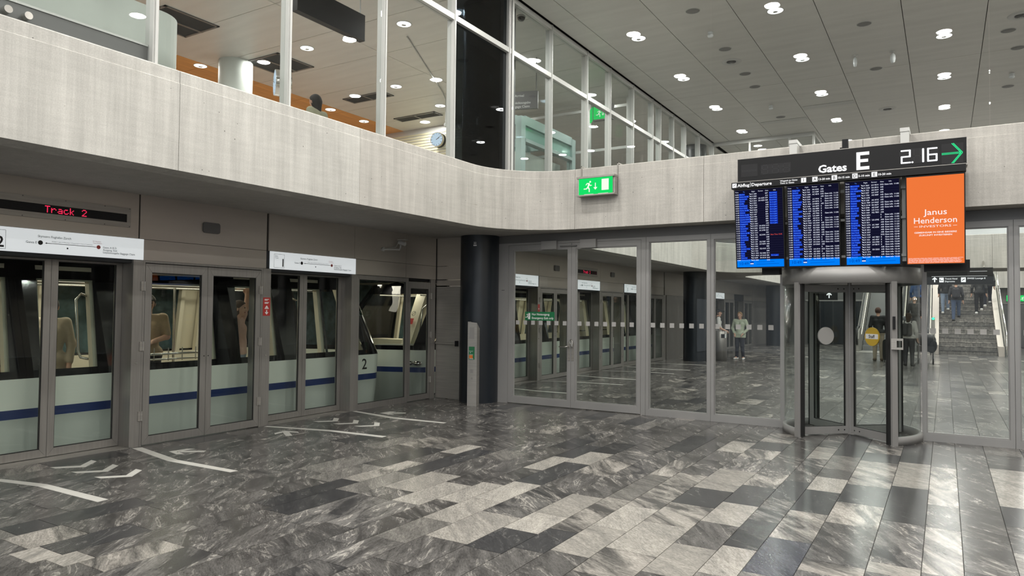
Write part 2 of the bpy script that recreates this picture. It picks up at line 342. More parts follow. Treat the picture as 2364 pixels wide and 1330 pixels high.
class Fr:
    """flat frame: o + u*a + v*b + n*c"""
    def __init__(s, o, u, v, n): s.o, s.u, s.v, s.n = Vector(o), Vector(u), Vector(v), Vector(n)
    def p(s, a, b, c=0): return s.o+s.u*a+s.v*b+s.n*c
    def box(s, mb, a0, a1, b0, b1, c0, c1, m=0):
        P = s.p; pts = [P(a0, b0, c0), P(a1, b0, c0), P(a1, b1, c0), P(a0, b1, c0), P(a0, b0, c1), P(a1, b0, c1), P(a1, b1, c1), P(a0, b1, c1)]
        return mb.hexa(pts, m)
    def quad(s, mb, a0, a1, b0, b1, c, m=0): mb.add([s.p(a0, b0, c), s.p(a1, b0, c), s.p(a1, b1, c), s.p(a0, b1, c)], [(0, 1, 2, 3)], m)
    def poly(s, mb, pts, c, m=0): mb.add([s.p(a, b, c) for a, b in pts], [tuple(range(len(pts)))], m)
    def disc(s, mb, a, b, r, c, m=0, n=20, sy=1.0): s.poly(mb, [(a+r*math.cos(2*PI*i/n), b+r*sy*math.sin(2*PI*i/n)) for i in range(n)], c, m)
    def ring(s, mb, a, b, r0, r1, c, m=0, n=24):
        vs = []
        for i in range(n):
            t = 2*PI*i/n; vs += [s.p(a+r0*math.cos(t), b+r0*math.sin(t), c), s.p(a+r1*math.cos(t), b+r1*math.sin(t), c)]
        mb.add(vs, [(2*i, 2*i+1, (2*i+3) % (2*n), (2*i+2) % (2*n)) for i in range(n)], m)
    def line(s, mb, a0, b0, a1, b1, w, c, m=0):
        dx, dy = a1-a0, b1-b0; l = math.hypot(dx, dy); nx, ny = -dy/l*w/2, dx/l*w/2
        s.poly(mb, [(a0-nx, b0-ny), (a1-nx, b1-ny), (a1+nx, b1+ny), (a0+nx, b0+ny)], c, m)
    def text(s, mb, t, a, b, size, c, m=0, align='l', bold=0.0, width=None, mirror=False):
        vs, fs = text_geo(t, bold)
        if not vs: return 0
        x0 = min(v[0] for v in vs); x1 = max(v[0] for v in vs); w_ = (x1-x0)*size
        sx = size if width is None else width/(x1-x0)
        w_ = (x1-x0)*sx
        off = {'l': 0, 'c': -w_/2, 'r': -w_}[align]
        mb.add([s.p(a+off+((x-x0)*sx if not mirror else w_-(x-x0)*sx), b+y*size, c) for x, y in vs], fs, m); return w_

FL = Fr((-8.08, 0, 0), (0, 1, 0), (0, 0, 1), (1, 0, 0))      # platform wall: a = Y, b = Z
FP = Fr((0, 10.69, 0), (1, 0, 0), (0, 0, 1), (0, -1, 0))     # glass partition: a = X, b = Z
def frY(y): return Fr((0, y, 0), (1, 0, 0), (0, 0, 1), (0, -1, 0))
def frX(x): return Fr((x, 0, 0), (0, 1, 0), (0, 0, 1), (1, 0, 0))

FONT57 = {'T': '11111 00100 00100 00100 00100 00100 00100', 'r': '00000 00000 10110 11001 10000 10000 10000', 'a': '00000 00000 01110 00001 01111 10001 01111',
          'c': '00000 00000 01110 10000 10000 10001 01110', 'k': '10000 10000 10010 10100 11000 10100 10010', '2': '01110 10001 00001 00010 00100 01000 11111', ' ': ' '.join(['00000']*7)}
def dots(fr, mb, s, a, b, pitch, c, m=0, size=0.8):
    for ch in s:
        for j, row in enumerate(FONT57[ch].split()):
            for i, v in enumerate(row):
                if v == '1': fr.quad(mb, a+i*pitch, a+(i+size)*pitch, b+(6-j)*pitch, b+(6-j+size)*pitch, c, m)
        a += 6*pitch

# ------------------------------------------------------------------ floor of stone slabs
BD = [-9.306, -8.931, -8.626, -8.391, -8.094, -7.719, -7.414, -7.179, -6.882, -6.507, -6.202, -5.967, -5.67, -5.295, -4.99, -4.755, -4.458, -4.083, -3.778, -3.543, -3.246, -2.871, -2.566, -2.331, -2.034, -1.659, -1.354, -1.119, -0.822, -0.447, -0.142, 0.093, 0.39, 0.765, 1.07, 1.305, 1.602, 1.977, 2.282, 2.517, 2.814, 3.189]
TILES = [(11,2.39,2.52,'Q'),(11,2.52,2.79,'D'),(11,6.34,7.1,'Q'),(12,2.42,2.82,'V'),(12,5.08,5.87,'Q'),(13,2.3,2.49,'L'),(13,2.5,3.11,'D'),(13,4.87,5.63,'Q'),(13,5.7,6.72,'D'),(13,6.69,7.62,'Q'),(14,2.38,2.58,'L'),(14,5.03,5.38,'L'),(14,5.38,6.01,'V'),(14,6.58,7.12,'L'),(15,2.47,3.02,'V'),(15,3.92,4.71,'D'),(15,4.91,5.55,'Q'),(16,4.7,5.02,'W'),(16,5.0,5.75,'L'),(16,6.58,7.1,'Q'),(17,4.71,5.49,'L'),(18,4.95,5.68,'L'),(18,6.42,7.12,'L'),(18,7.2,7.91,'D'),(19,4.46,5.17,'L'),(19,4.82,5.21,'L'),(19,5.21,5.87,'L'),(19,5.95,6.92,'D'),(19,6.95,7.58,'L'),(19,7.61,8.25,'D'),(20,4.12,4.87,'L'),(20,4.32,4.88,'L'),(20,4.88,5.88,'W'),(20,6.53,7.27,'V'),(21,4.09,4.59,'D'),(21,4.59,5.08,'L'),(21,5.08,5.77,'L'),(21,8.15,9.35,'D'),(22,4.25,4.77,'D'),(22,4.77,5.83,'V'),(22,6.88,7.7,'V'),(23,3.87,4.34,'M'),(23,4.34,5.01,'L'),(23,5.01,5.69,'L'),(23,5.69,7.12,'V'),(23,8.49,9.23,'L'),(24,4.08,4.6,'V'),(24,4.6,5.34,'L'),(24,5.34,5.99,'V'),(24,5.99,6.62,'D'),(24,6.65,7.56,'L'),(24,8.29,8.85,'V'),(24,8.85,9.41,'D'),(25,4.31,4.96,'L'),(25,4.96,5.59,'M'),(25,5.6,6.25,'L'),(25,6.27,6.97,'D'),(25,6.97,7.62,'V'),(25,7.62,8.21,'M'),(25,8.21,8.52,'M'),(25,8.52,9.8,'M'),(26,4.49,5.1,'L'),(26,4.52,5.1,'L'),(26,5.1,5.85,'D'),(26,5.85,6.63,'W'),(26,6.63,7.39,'D'),(26,7.39,7.74,'M'),(26,7.74,8.66,'W'),(26,8.66,9.43,'L'),(26,9.43,10.01,'W'),(27,4.66,5.47,'B'),(27,5.47,6.31,'V'),(27,6.31,7.13,'D'),(27,7.13,7.73,'L'),(27,7.73,8.19,'M'),(27,8.19,9.0,'Q'),(27,9.0,10.18,'D'),(28,4.88,5.13,'V'),(28,5.13,6.11,'M'),(28,6.11,6.82,'V'),(28,6.82,7.57,'D'),(28,7.57,8.86,'V'),(28,8.86,9.4,'D'),(28,9.4,9.91,'V'),(29,5.09,5.31,'L'),(29,5.31,6.41,'W'),(29,6.41,7.73,'D'),(29,7.73,9.01,'L'),(29,9.01,10.26,'D'),(30,5.26,6.4,'V'),(30,6.4,7.16,'M'),(30,7.16,8.93,'V'),(30,8.93,9.86,'M'),(31,5.43,6.27,'M'),(31,6.27,7.3,'M'),(31,7.3,10.0,'M'),(32,6.77,7.44,'D'),(32,7.44,8.35,'L'),(32,8.35,9.19,'L'),(32,9.19,10.09,'M')]

def build_floor():
    root = thing('floor', kind='structure')
    mb = MB(); mb.box(-8.7, 8.2, -8.2, 46, -0.2, -0.006); mb.build('screed', 'grout', root)
    rnd = random.Random(5)
    spec = {}
    for k, y0, y1, t in TILES:
        L = spec.setdefault(k, [])
        if L and y0 < L[-1][1]-0.15: 
            continue
        if L: y0 = max(y0, L[-1][1])
        if y1-y0 > 0.12: L.append((y0, y1, t))
    tiles = []
    for k in range(len(BD)-1):
        x0, x1 = BD[k], BD[k+1]
        rows = []; y = -8.0-rnd.random()*0.7; L = spec.get(k, [])
        xm = (x0+x1)/2
        def fill(a, b):
            while b-a > 0.02:
                ln = 0.72+0.16*(rnd.random()-0.5)
                e = a+ln if b-a > ln+0.45 else (b if b-a < 1.05 else a+(b-a)/2)
                far = a > 10.6
                tone = rnd.choices('MQDWV', (70, 8 if far else 4, 9, 11, 5 if far else 2))[0]
                if xm > 0 and not far: tone = rnd.choices('MQDV', (50, 15, 25, 10))[0]
                rows.append((a, e, tone)); a = e
        for y0, y1, t in L:
            if y0-y > 0.3: fill(y, y0); y = y0
            rows.append((y, y1, t)); y = y1
        fill(y, 46)
        tiles += [(x0, x1, a, b, t) for a, b, t in rows]
    cam = sc.camera.matrix_world.inverted(); fx = 1632.26
    def inframe(x, y):
        v = cam @ Vector((x, y, 0))
        if v.z > -0.5: return False
        px = 1182+fx*v.x/-v.z; py = 665-fx*v.y/-v.z
        return -60 < px < 2424 and 600 < py < 1420
    near = [t for t in tiles if t[1] > -8.1 and t[3] < 10.62 and inframe((t[0]+t[1])/2, (t[2]+t[3])/2)]
    near.sort(key=lambda t: ((t[0]+t[1])/2)**2+((t[2]+t[3])/2)**2)
    near = near[:299]; ns = set(near)
    g = 0.0014
    def slab(mb, x0, x1, y0, y1, m):
        b = 0.0012
        mb.add([(x0+g, y0+g, -0.03), (x1-g, y0+g, -0.03), (x1-g, y1-g, -0.03), (x0+g, y1-g, -0.03), (x0+g+b, y0+g+b, 0), (x1-g-b, y0+g+b, 0), (x1-g-b, y1-g-b, 0), (x0+g+b, y1-g-b, 0)],
               [(4, 5, 6, 7), (0, 1, 5, 4), (1, 2, 6, 5), (2, 3, 7, 6), (3, 0, 4, 7)], m)
    keys = 'DMQLVWB'
    far = MB()
    for t in tiles:
        if t in ns: continue
        if t[1] < -8.36 : continue
        slab(far, *t[:4], keys.index(t[4]))
    tag(far.build('stone_slab', list(keys), root), kind='stuff')
    for t in near:
        mb = MB(); cx, cy_ = (t[0]+t[1])/2, (t[2]+t[3])/2
        slab(mb, t[0]-cx, t[1]-cx, t[2]-cy_, t[3]-cy_, 0)
        o = mb.build('stone_slab', t[4]); o.location = (cx, cy_, 0); o.parent = root
build_floor()

# ------------------------------------------------------------------ ceiling of metal panels
def build_ceiling():
    root = thing('ceiling', kind='structure')
    mb = MB(); mb.box(-18.5, 8.7, -8.5, 46, ZC+0.10, ZC+0.25); mb.build('ceiling_backing', 'void', root)
    g = 0.006; meshes = {}
    def panel(x0, x1, y0, y1, mat='ceil'):
        mb = MB(); cx, cy_ = (x0+x1)/2, (y0+y1)/2
        mb.box(x0+g-cx, x1-g-cx, y0+g-cy_, y1-g-cy_, 0, 0.03)
        key = (round(x1-x0, 3), round(y1-y0, 3), mat)
        if key in meshes:
            o = bpy.data.objects.new('ceiling_panel', meshes[key]); COL.objects.link(o)
        else:
            o = mb.build('ceiling_panel', mat); meshes[key] = o.data
        o.location = (cx, cy_, ZC); o.parent = root
    xs = [-6.44]+[round(0.70-1.3275*k, 4) for k in range(5, -1, -1)]
    xs = [-6.44, -5.9375, -4.61, -3.2825, -1.955, -0.6275, 0.70, 2.0275, 3.355, 4.6825, 6.01, 7.3375, 8.6]
    for i in range(len(xs)-1):
        y = -8.4
        while y < 45.9:
            panel(xs[i], xs[i+1], y, min(y+8.76, 46)); y += 8.76
    ys = [-6.0+1.46*k for k in range(36)]
    for i in range(len(ys)-1):
        panel(-10.4, -6.58, ys[i], ys[i+1]); panel(-14.42, -10.4, ys[i], ys[i+1])
        panel(-18.4, -14.42, ys[i], ys[i+1], 'wood')
    # plain patches (access strips) let into the hall panels
    for x0, x1, y0, y1 in ((-3.24, -1.99, 20.2, 20.5), (-4.57, -3.32, 21.3, 21.55)):
        mb = MB(); mb.box(x0, x1, y0, y1, ZC-0.012, ZC-0.001); mb.build('access_strip', 'framel', root)
    # service hatches in the upper-floor ceiling: flat dark plates stand in for their shaded depth
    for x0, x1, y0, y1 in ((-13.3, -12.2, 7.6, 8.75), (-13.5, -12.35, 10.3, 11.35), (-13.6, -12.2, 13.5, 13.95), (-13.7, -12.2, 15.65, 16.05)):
        mb = MB(); mb.box(x0+0.04, x1-0.04, y0+0.04, y1-0.04, ZC-0.008, ZC-0.001); mb.build('hatch_dark_plate', 'void', root)
        mb = MB()
        for a, b, c, d in ((x0, x1, y0, y0+0.05), (x0, x1, y1-0.05, y1), (x0, x0+0.05, y0, y1), (x1-0.05, x1, y0, y1)): mb.box(a, b, c, d, ZC-0.02, ZC-0.001)
        mb.box((x0+x1)/2-0.03, (x0+x1)/2+0.03, y0, y1, ZC-0.025, ZC-0.009); mb.build('hatch_frame', 'framed', root)
build_ceiling()

# ------------------------------------------------------------------ mezzanine slabs and concrete parapets
def loop_void(x0, x1, y0, y1, r, n=10):
    """plan outline of a floor opening, fillets at its corners (counter-clockwise from above)"""
    pts = []
    for cx, cy_, a0 in ((x1-r, y0+r, -90), (x1-r, y1-r, 0), (x0+r, y1-r, 90), (x0+r, y0+r, 180)):
        for i in range(n+1):
            a = math.radians(a0+90*i/n); pts.append((cx+r*math.cos(a), cy_+r*math.sin(a)))
    return pts
Z0, Z1, ZM = 2.965, 3.935, 3.3
def slab_with_voids():
    root = thing('mezzanine', kind='structure')
    voids = [(-6.3, 6.6, -7.0, 10.25, 1.2), (-6.4, 6.6, 12.4, 24.22, 1.2), (-6.4, 6.6, 26.2, 42.5, 1.2)]
    # slab as a flat face with holes, bottom and top
    bm = bmesh.new()
    def ring(pts, z):
        vs = [bm.verts.new((x, y, z)) for x, y in pts]
        return [bm.edges.new((vs[i], vs[(i+1) % len(vs)])) for i in range(len(vs))]
    for z in (Z0, ZM):
        es = ring([(-18.4, -8.2), (8.4, -8.2), (8.4, 45.8), (-18.4, 45.8)], z)
        for v in voids: es += ring(loop_void(*v), z)
        bmesh.ops.triangle_fill(bm, use_beauty=True, use_dissolve=False, edges=es)
    me = bpy.data.meshes.new('mezzanine_slab'); bm.to_mesh(me); bm.free()
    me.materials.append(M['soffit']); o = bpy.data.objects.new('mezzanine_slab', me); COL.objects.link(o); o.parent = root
    t = 0.32
    def parapet(v, mat, cuts, zlo=Z0-0.004):
        pts = loop_void(*v, n=14); cx = [p for p in pts]; N = len(pts)
        # densify straight runs at pour joints
        out = []
        for i in range(N):
            a, b = pts[i], pts[(i+1) % N]; out.append(a)
            L = math.hypot(b[0]-a[0], b[1]-a[1])
            if L > 2.0:
                k = int(L//2.6)+1
                for j in range(1, k): out.append((a[0]+(b[0]-a[0])*j/k, a[1]+(b[1]-a[1])*j/k))
        N = len(out)
        nor = []
        for i in range(N):
            a, b = out[i-1], out[(i+1) % N]; dx, dy = b[0]-a[0], b[1]-a[1]; l = math.hypot(dx, dy); nor.append((dy/l, -dx/l))   # outwards (away from the void)
        segs = []; cur = [0]
        for i in range(1, N+1):
            cur.append(i % N)
            a, b = out[i-1], out[i % N]
            long_ = math.hypot(b[0]-a[0], b[1]-a[1]) > 1.0
            if long_ or i == N: segs.append(cur); cur = [i % N]
        for sg in segs:
            mb = MB(); prof = [(0, zlo), (0, Z1-0.13), (0.006, Z1-0.125), (0.006, Z1-0.012), (0.018, Z1), (t, Z1), (t, zlo)]
            vs = []; k = len(prof)
            for jj, i in enumerate(sg):
                x, y = out[i]; nx, ny = nor[i]
                # 3 mm joint at the pour ends
                if jj in (0, len(sg)-1):
                    q = out[sg[1]] if jj == 0 else out[sg[-2]]; l = math.hypot(q[0]-x, q[1]-y); x += (q[0]-x)/l*0.0025; y += (q[1]-y)/l*0.0025
                vs += [(x+nx*d, y+ny*d, z) for d, z in prof]
            n = len(sg)
            mb.add(vs, [(j*k+p, (j+1)*k+p, (j+1)*k+(p+1) % k, j*k+(p+1) % k) for j in range(n-1) for p in range(k)], 0)
            mb.add(vs[:k], [tuple(range(k-1, -1, -1))], 0); mb.add(vs[-k:], [tuple(range(k))], 0)
            mx_ = sum(out[i][0] for i in sg)/n; my_ = sum(out[i][1] for i in sg)/n
            ob = mb.build('parapet_section', 'concrete2' if my_ > v[3]-0.75 else mat, root)
    parapet(voids[0], 'concrete', []); parapet(voids[1], 'concrete', []); parapet(voids[2], 'concrete', [])
slab_with_voids()

# ------------------------------------------------------------------ platform wall: cladding, posts, doors
def door_leaf(parent, fr, a0, a1, z0, z1, c, stile, bot, top, mat='steelv', glass='glass', hinge=0, th=0.05):
    mb = MB()
    def mit(pts): mb.prism([fr.p(a, b, c) for a, b in pts], fr.n*(-th), 0)
    e = 0.0012
    mit([(a0, z0), (a0+stile-e, z0+bot), (a0+stile-e, z1-top), (a0, z1)]); mit([(a1, z0), (a1, z1), (a1-stile+e, z1-top), (a1-stile+e, z0+bot)])
    mb2 = [[(a0+e, z0), (a1-e, z0), (a1-stile, z0+bot-e), (a0+stile, z0+bot-e)], [(a0+e, z1), (a0+stile, z1-top+e), (a1-stile, z1-top+e), (a1-e, z1)]]
    for p in mb2: mit(p)
    leaf = mb.build('door_leaf', mat, parent)
    m = MB(); fr.box(m, a0+stile-0.004, a1-stile+0.004, z0+bot-0.004, z1-top+0.004, c-0.030, c-0.022); m.build('glass_pane', glass, leaf)
    m = MB()
    for x0, x1, y0, y1 in ((a0+stile, a0+stile+0.008, z0+bot, z1-top), (a1-stile-0.008, a1-stile, z0+bot, z1-top), (a0+stile+0.008, a1-stile-0.008, z0+bot, z0+bot+0.008), (a0+stile+0.008, a1-stile-0.008, z1-top-0.008, z1-top)):
        fr.box(m, x0, x1, y0, y1, c-0.021, c-0.012)
    m.build('gasket', 'rubber', leaf)
    if hinge:
        for z in (0.30, 1.12, 1.83):
            m = MB(); a = a1+0.012 if hinge > 0 else a0-0.012
            fr.box(m, a-0.045, a-0.006, z, z+0.11, c-0.01, c+0.012); m.cyl(fr.p(a, z, c+0.012), fr.p(a, z+0.11, c+0.012), 0.011, 8); m.build('hinge', 'steel', leaf)
    return leaf
DOORN = [0]
def door_root():
    DOORN[0] += 1; return thing('door_%d' % DOORN[0], kind='structure')
def sliding_pair(y0, y1):
    d = door_root(); ym = (y0+y1)/2; c = -0.22
    door_leaf(d, FL, y0, ym-0.002, 0.012, 2.185, c, 0.07, 0.085, 0.055); door_leaf(d, FL, ym+0.002, y1, 0.012, 2.185, c, 0.07, 0.085, 0.055)
    m = MB(); FL.box(m, y0-0.02, y1+0.02, -0.02, 0.004, -0.30, 0.0); m.build('threshold', 'steel', d)
def hinged_pair(y0, y1):
    d = door_root(); ym = (y0+y1)/2
    m = MB(); FL.box(m, y0, y0+0.025, 0, 2.19, -0.06, 0.0); FL.box(m, y1-0.025, y1, 0, 2.19, -0.06, 0.0); FL.box(m, y0+0.025, y1-0.025, 2.165, 2.19, -0.06, 0.0); m.build('door_frame', 'steelv', d)
    door_leaf(d, FL, y0+0.03, ym-0.002, 0.012, 2.155, 0.0, 0.082, 0.095, 0.105, hinge=-1); door_leaf(d, FL, ym+0.002, y1-0.03, 0.012, 2.155, 0.0, 0.082, 0.095, 0.105, hinge=1)
    for a in (ym-0.03, ym+0.03):
        m = MB(); m.cyl(FL.p(a, 1.02, -0.001), FL.p(a, 1.02, 0.002), 0.008, 10); m.build('key_hole', 'ink', d)
def post(root, y0, y1, lock=False, deep=True):
    m = MB(); FL.box(m, y0, y1, 0, 2.188, -0.285 if deep else -0.1, 0.0); p = m.build('door_post', 'steelv', root)
    if lock:
        m = MB(); ym = (y0+y1)/2; m.cyl(FL.p(ym, 0.98, 0), FL.p(ym, 0.98, 0.006), 0.013, 12); m.build('key_switch', 'chrome', p)
def jamb(root, y0, y1):   # steel reveal beside a sliding pair
    m = MB(); FL.box(m, y0, y1, 0, 2.188, -0.27, -0.02); m.build('door_jamb', 'steelv', root)
WL = thing('wall_left', kind='structure')
def cladding(y0, y1, z0, z1, mat='clad'):
    g = 0.0025; m = MB(); FL.box(m, y0+g, y1-g, z0+g, z1-g, -0.03, 0.0); m.build('cladding_panel', mat, WL)
m = MB(); FL.box(m, -8, 46, 2.15, 2.96, -0.30, -0.035); m.build('wall_backing', 'void', WL)
def bay(ylist):
    """ylist: ('s'|'h', y0, y1) doors; posts fill the gaps, upper panels follow the doors"""
    for k, y0, y1 in ylist:
        cladding(y0-0.055, y1+0.055, 2.44, 2.97)
        if k == 's': sliding_pair(y0, y1)
        else: hinged_pair(y0, y1); cladding(y0-0.055, y1+0.055, 2.19, 2.44)
    for (k, a0, a1), (k2, b0, b1) in zip(ylist, ylist[1:]):
        post(WL, a1+0.002, b0-0.002, lock=True)
# first bay
bay([('s', -2.06, -0.50), ('h', -0.38, 1.30), ('s', 1.42, 2.98)][:0]+[('h', -3.92, -2.20), ('s', -2.08, -0.46), ('h', -0.36, 1.32), ('h', 1.42, 3.05), ('s', 3.165, 4.722), ('h', 4.845, 6.565), ('s', 6.705, 8.29)])
post(WL, 8.292, 8.40, lock=False)
# fixed glazed bay and narrow leaf at the end, side panel beside the column
cladding(8.345, 9.62, 2.44, 2.97); cladding(8.345, 9.62, 2.19, 2.44); cladding(9.62, 10.48, 2.44, 2.97); cladding(9.62, 10.48, 2.19, 2.44)
d = door_root(); door_leaf(d, FL, 8.402, 9.70, 0.0, 2.185, -0.002, 0.07, 0.10, 0.07)
d = door_root(); door_leaf(d, FL, 9.704, 10.33, 0.012, 2.13, -0.002, 0.06, 0.095, 0.12, hinge=1)
post(WL, 10.335, 10.47, deep=False)
fr_side = Fr((-8.08, 10.50, 0), (1, 0, 0), (0, 0, 1), (0, -1, 0))
m = MB(); fr_side.box(m, 0.0, 0.58, 0.01, 2.06, -0.05, 0); sd = m.build('service_door_panel', 'steel', WL)
m = MB(); fr_side.box(m, 0.0, 0.58, 2.08, 2.18, -0.05, 0.0); m.build('service_door_head', 'clad', WL)
m = MB(); fr_side.box(m, 0.02, 0.50, 1.005, 1.03, 0.02, 0.045); fr_side.box(m, 0.47, 0.52, 0.97, 1.07, 0.0, 0.05, 1); m.build('push_bar', ['steel', 'black'], sd)
for a, b in ((2.19, 2.44), (2.44, 2.97)):
    m = MB(); fr_side.box(m, 0.004, 0.60, a+0.004, b-0.004, -0.04, 0); m.build('cladding_panel', 'clad', WL)
m = MB(); fr_side.box(m, 0.60, 0.64, 0, 2.97, -0.05, 0.0); m.build('corner_post', 'steelv', WL)
# later bays
b2 = [('s', 12.65, 14.35), ('h', 14.46, 16.0), ('s', 16.1, 17.8), ('h', 17.91, 19.45), ('s', 19.55, 21.25), ('h', 21.36, 22.95)]
post(WL, 12.4, 12.648); bay([('h', 10.9, 12.4)]); bay(b2); post(WL, 22.952, 23.2)
bay([('s', 25.5, 27.2), ('h', 27.31, 28.85), ('s', 28.95, 30.65), ('h', 30.76, 32.3), ('s', 32.4, 34.1), ('h', 34.2, 35.8)]); post(WL, 23.3, 25.49); post(WL, 35.9, 46)
cladding(35.9, 46, 2.19, 2.97); cladding(23.1, 25.4, 2.19, 2.97)

# round columns (dark lower storey, carried on above)
COLN = thing('column', kind='structure')
for i, (x, y, r) in enumerate(((-7.17, 10.60, 0.355), (-7.13, 23.36, 0.378), (-7.2, 36.6, 0.38))):
    m = MB(); m.cyl((x, y, 0), (x, y, ZC), r, 48); m.build('column_shaft', 'column', COLN)

# ------------------------------------------------------------------ glass partition across the hall
PT = thing('glass_partition', kind='structure')
m = MB(); FP.box(m, -6.86, 6.6, 2.825, 2.962, -0.10, 0.0); m.build('header_panel', 'framed', PT)
m = MB(); FP.box(m, -6.84, -6.622, 0, 2.825, -0.10, 0.0); FP.box(m, -6.76, -6.70, 1.99, 1.996, 0, 0.004, 1); m.build('wall_post', ['frame', 'black'], PT)
m = MB(); FP.box(m, -6.622, -4.131, 2.79, 2.825, -0.10, 0.0); m.build('door_head', 'frame', PT)
DP = thing('door_%d' % (DOORN[0]+1), kind='structure'); DOORN[0] += 1
def pleaf(parent, a0, a1, s0, s1):
    m = MB(); z0, z1 = 0.012, 2.786; c0, c1 = -0.08, 0.0
    FP.box(m, a0, a0+s0, z0, z1, c0, c1); FP.box(m, a1-s1, a1, z0, z1, c0, c1); FP.box(m, a0+s0, a1-s1, z0, z0+0.105, c0, c1); FP.box(m, a0+s0, a1-s1, z1-0.088, z1, c0, c1)
    # raised inner bead
    for x0, x1, y0, y1 in ((a0+s0, a0+s0+0.018, z0+0.105, z1-0.088), (a1-s1-0.018, a1-s1, z0+0.105, z1-0.088), (a0+s0+0.018, a1-s1-0.018, z0+0.105, z0+0.123), (a0+s0+0.018, a1-s1-0.018, z1-0.106, z1-0.088)): FP.box(m, x0, x1, y0, y1, -0.05, -0.012)
    l = m.build('door_leaf', 'frame', parent)
    g = MB(); FP.box(g, a0+s0+0.002, a1-s1-0.002, z0+0.107, z1-0.09, -0.046, -0.036); g.build('glass_pane', 'glass', l)
    return l
l1 = pleaf(DP, -6.618, -5.374, 0.095, 0.062); l2 = pleaf(DP, -5.370, -4.135, 0.075, 0.062)
for a, l, up in ((-5.408, l1, False), (-5.338, l2, True)):
    m = MB(); FP.box(m, a-0.021, a+0.021, 0.80, 1.10, 0.0, 0.007); m.build('lock_plate', 'steel', l)
    m = MB()
    if up: m.tube([FP.p(a, 1.04, 0.006), FP.p(a, 1.04, 0.05), FP.p(a-0.015, 1.09, 0.06), FP.p(a-0.03, 1.135, 0.055), FP.p(a-0.01, 1.16, 0.05), FP.p(a+0.012, 1.13, 0.05), FP.p(a+0.012, 1.04, 0.05)], 0.010, 8)
    else: m.tube([FP.p(a, 1.04, 0.006), FP.p(a, 1.04, 0.055), FP.p(a-0.05, 1.03, 0.06), FP.p(a-0.16, 1.03, 0.06)], 0.011, 8)
    m.build('door_handle', 'chrome', l)
for a0, a1 in ((-5.93, -5.634), (-5.19, -4.90)):
    m = MB(); FP.box(m, a0, a1, 2.688, 2.83, 0.0, 0.06); m.build('door_closer', 'frame', DP)
m = MB(); FP.box(m, -5.58, -5.27, 2.725, 2.745, 0.0, 0.03); m.build('closer_arm', 'framed', DP)
def fixed_pane(a0, a1, n):
    wn = thing('window_%d' % n, kind='structure'); m = MB(); z1 = 2.825
    FP.box(m, a0, a0+0.05, 0.0, z1, -0.10, 0.0); FP.box(m, a1-0.05, a1, 0.0, z1, -0.10, 0.0); FP.box(m, a0+0.05, a1-0.05, 0.0, 0.098, -0.10, 0.0); FP.box(m, a0+0.05, a1-0.05, 2.745, z1, -0.10, 0.0)
    for x0, x1, y0, y1 in ((a0+0.05, a0+0.062, 0.098, 2.745), (a1-0.062, a1-0.05, 0.098, 2.745), (a0+0.062, a1-0.062, 0.098, 0.112), (a0+0.062, a1-0.062, 2.733, 2.745)): FP.box(m, x0, x1, y0, y1, -0.06, -0.02)
    m.build('window_frame', 'frame', wn)
    g = MB(); FP.box(g, a0+0.052, a1-0.052, 0.10, 2.743, -0.055, -0.043); g.build('glass_pane', 'glass', wn)
    return wn
m = MB(); FP.box(m, -4.131, -4.054, 0, 2.825, -0.10, 0.0); m.build('partition_post', 'frame', PT)
w1 = fixed_pane(-4.05, -3.024, 1); w2 = fixed_pane(-3.02, -1.962, 2)
m = MB(); FP.box(m, -1.962, -0.262, 2.25, 2.825, -0.10, 0.0); m.build('transom_panel', 'framed', PT)
w3 = fixed_pane(-0.262, 0.73, 3); w4 = fixed_pane(0.734, 1.71, 4); w5 = fixed_pane(1.714, 2.69, 5); w6 = fixed_pane(2.694, 3.67, 6); w7 = fixed_pane(3.674, 4.65, 7); w8 = fixed_pane(4.654, 5.63, 8); w9 = fixed_pane(5.634, 6.61, 9)
def films(parent, a0, a1, step=0.155, size=0.072, z=1.425, c=-0.0385):
    n = int((a1-a0)/step); 
    for i in range(n+1):
        a = a0+i*step
        m = MB(); FP.box(m, a-size/2, a+size/2, z-size/2, z+size/2, c, c+0.001); m.build('film_square', 'film', parent)
films(w1, -3.945, -3.10); films(w2, -2.93, -2.05); films(l1, -6.44, -5.5, c=-0.034); films(l2, -5.23, -4.28, c=-0.034)
for w_, a in ((w3, -0.135), (w4, 0.86), (w5, 1.84)): films(w_, a, a+0.80, step=0.137, size=0.068)
es = MB(); FP.box(es, -6.29, -5.705, 1.465, 1.615, -0.034, -0.030)
es_o = es.build('door_sign', 'green', root=(-5.6, 10.72, 1.54)); tag(es_o, 'green emergency exit sticker sign on the glass of the double door', 'sign')
m = MB(); FP.text(m, 'Nur Notausgang', -6.15, 1.555, 0.052, -0.029, 0, bold=0.012); FP.text(m, 'Emergency Exit only', -6.15, 1.490, 0.052, -0.029, 0, bold=0.012)
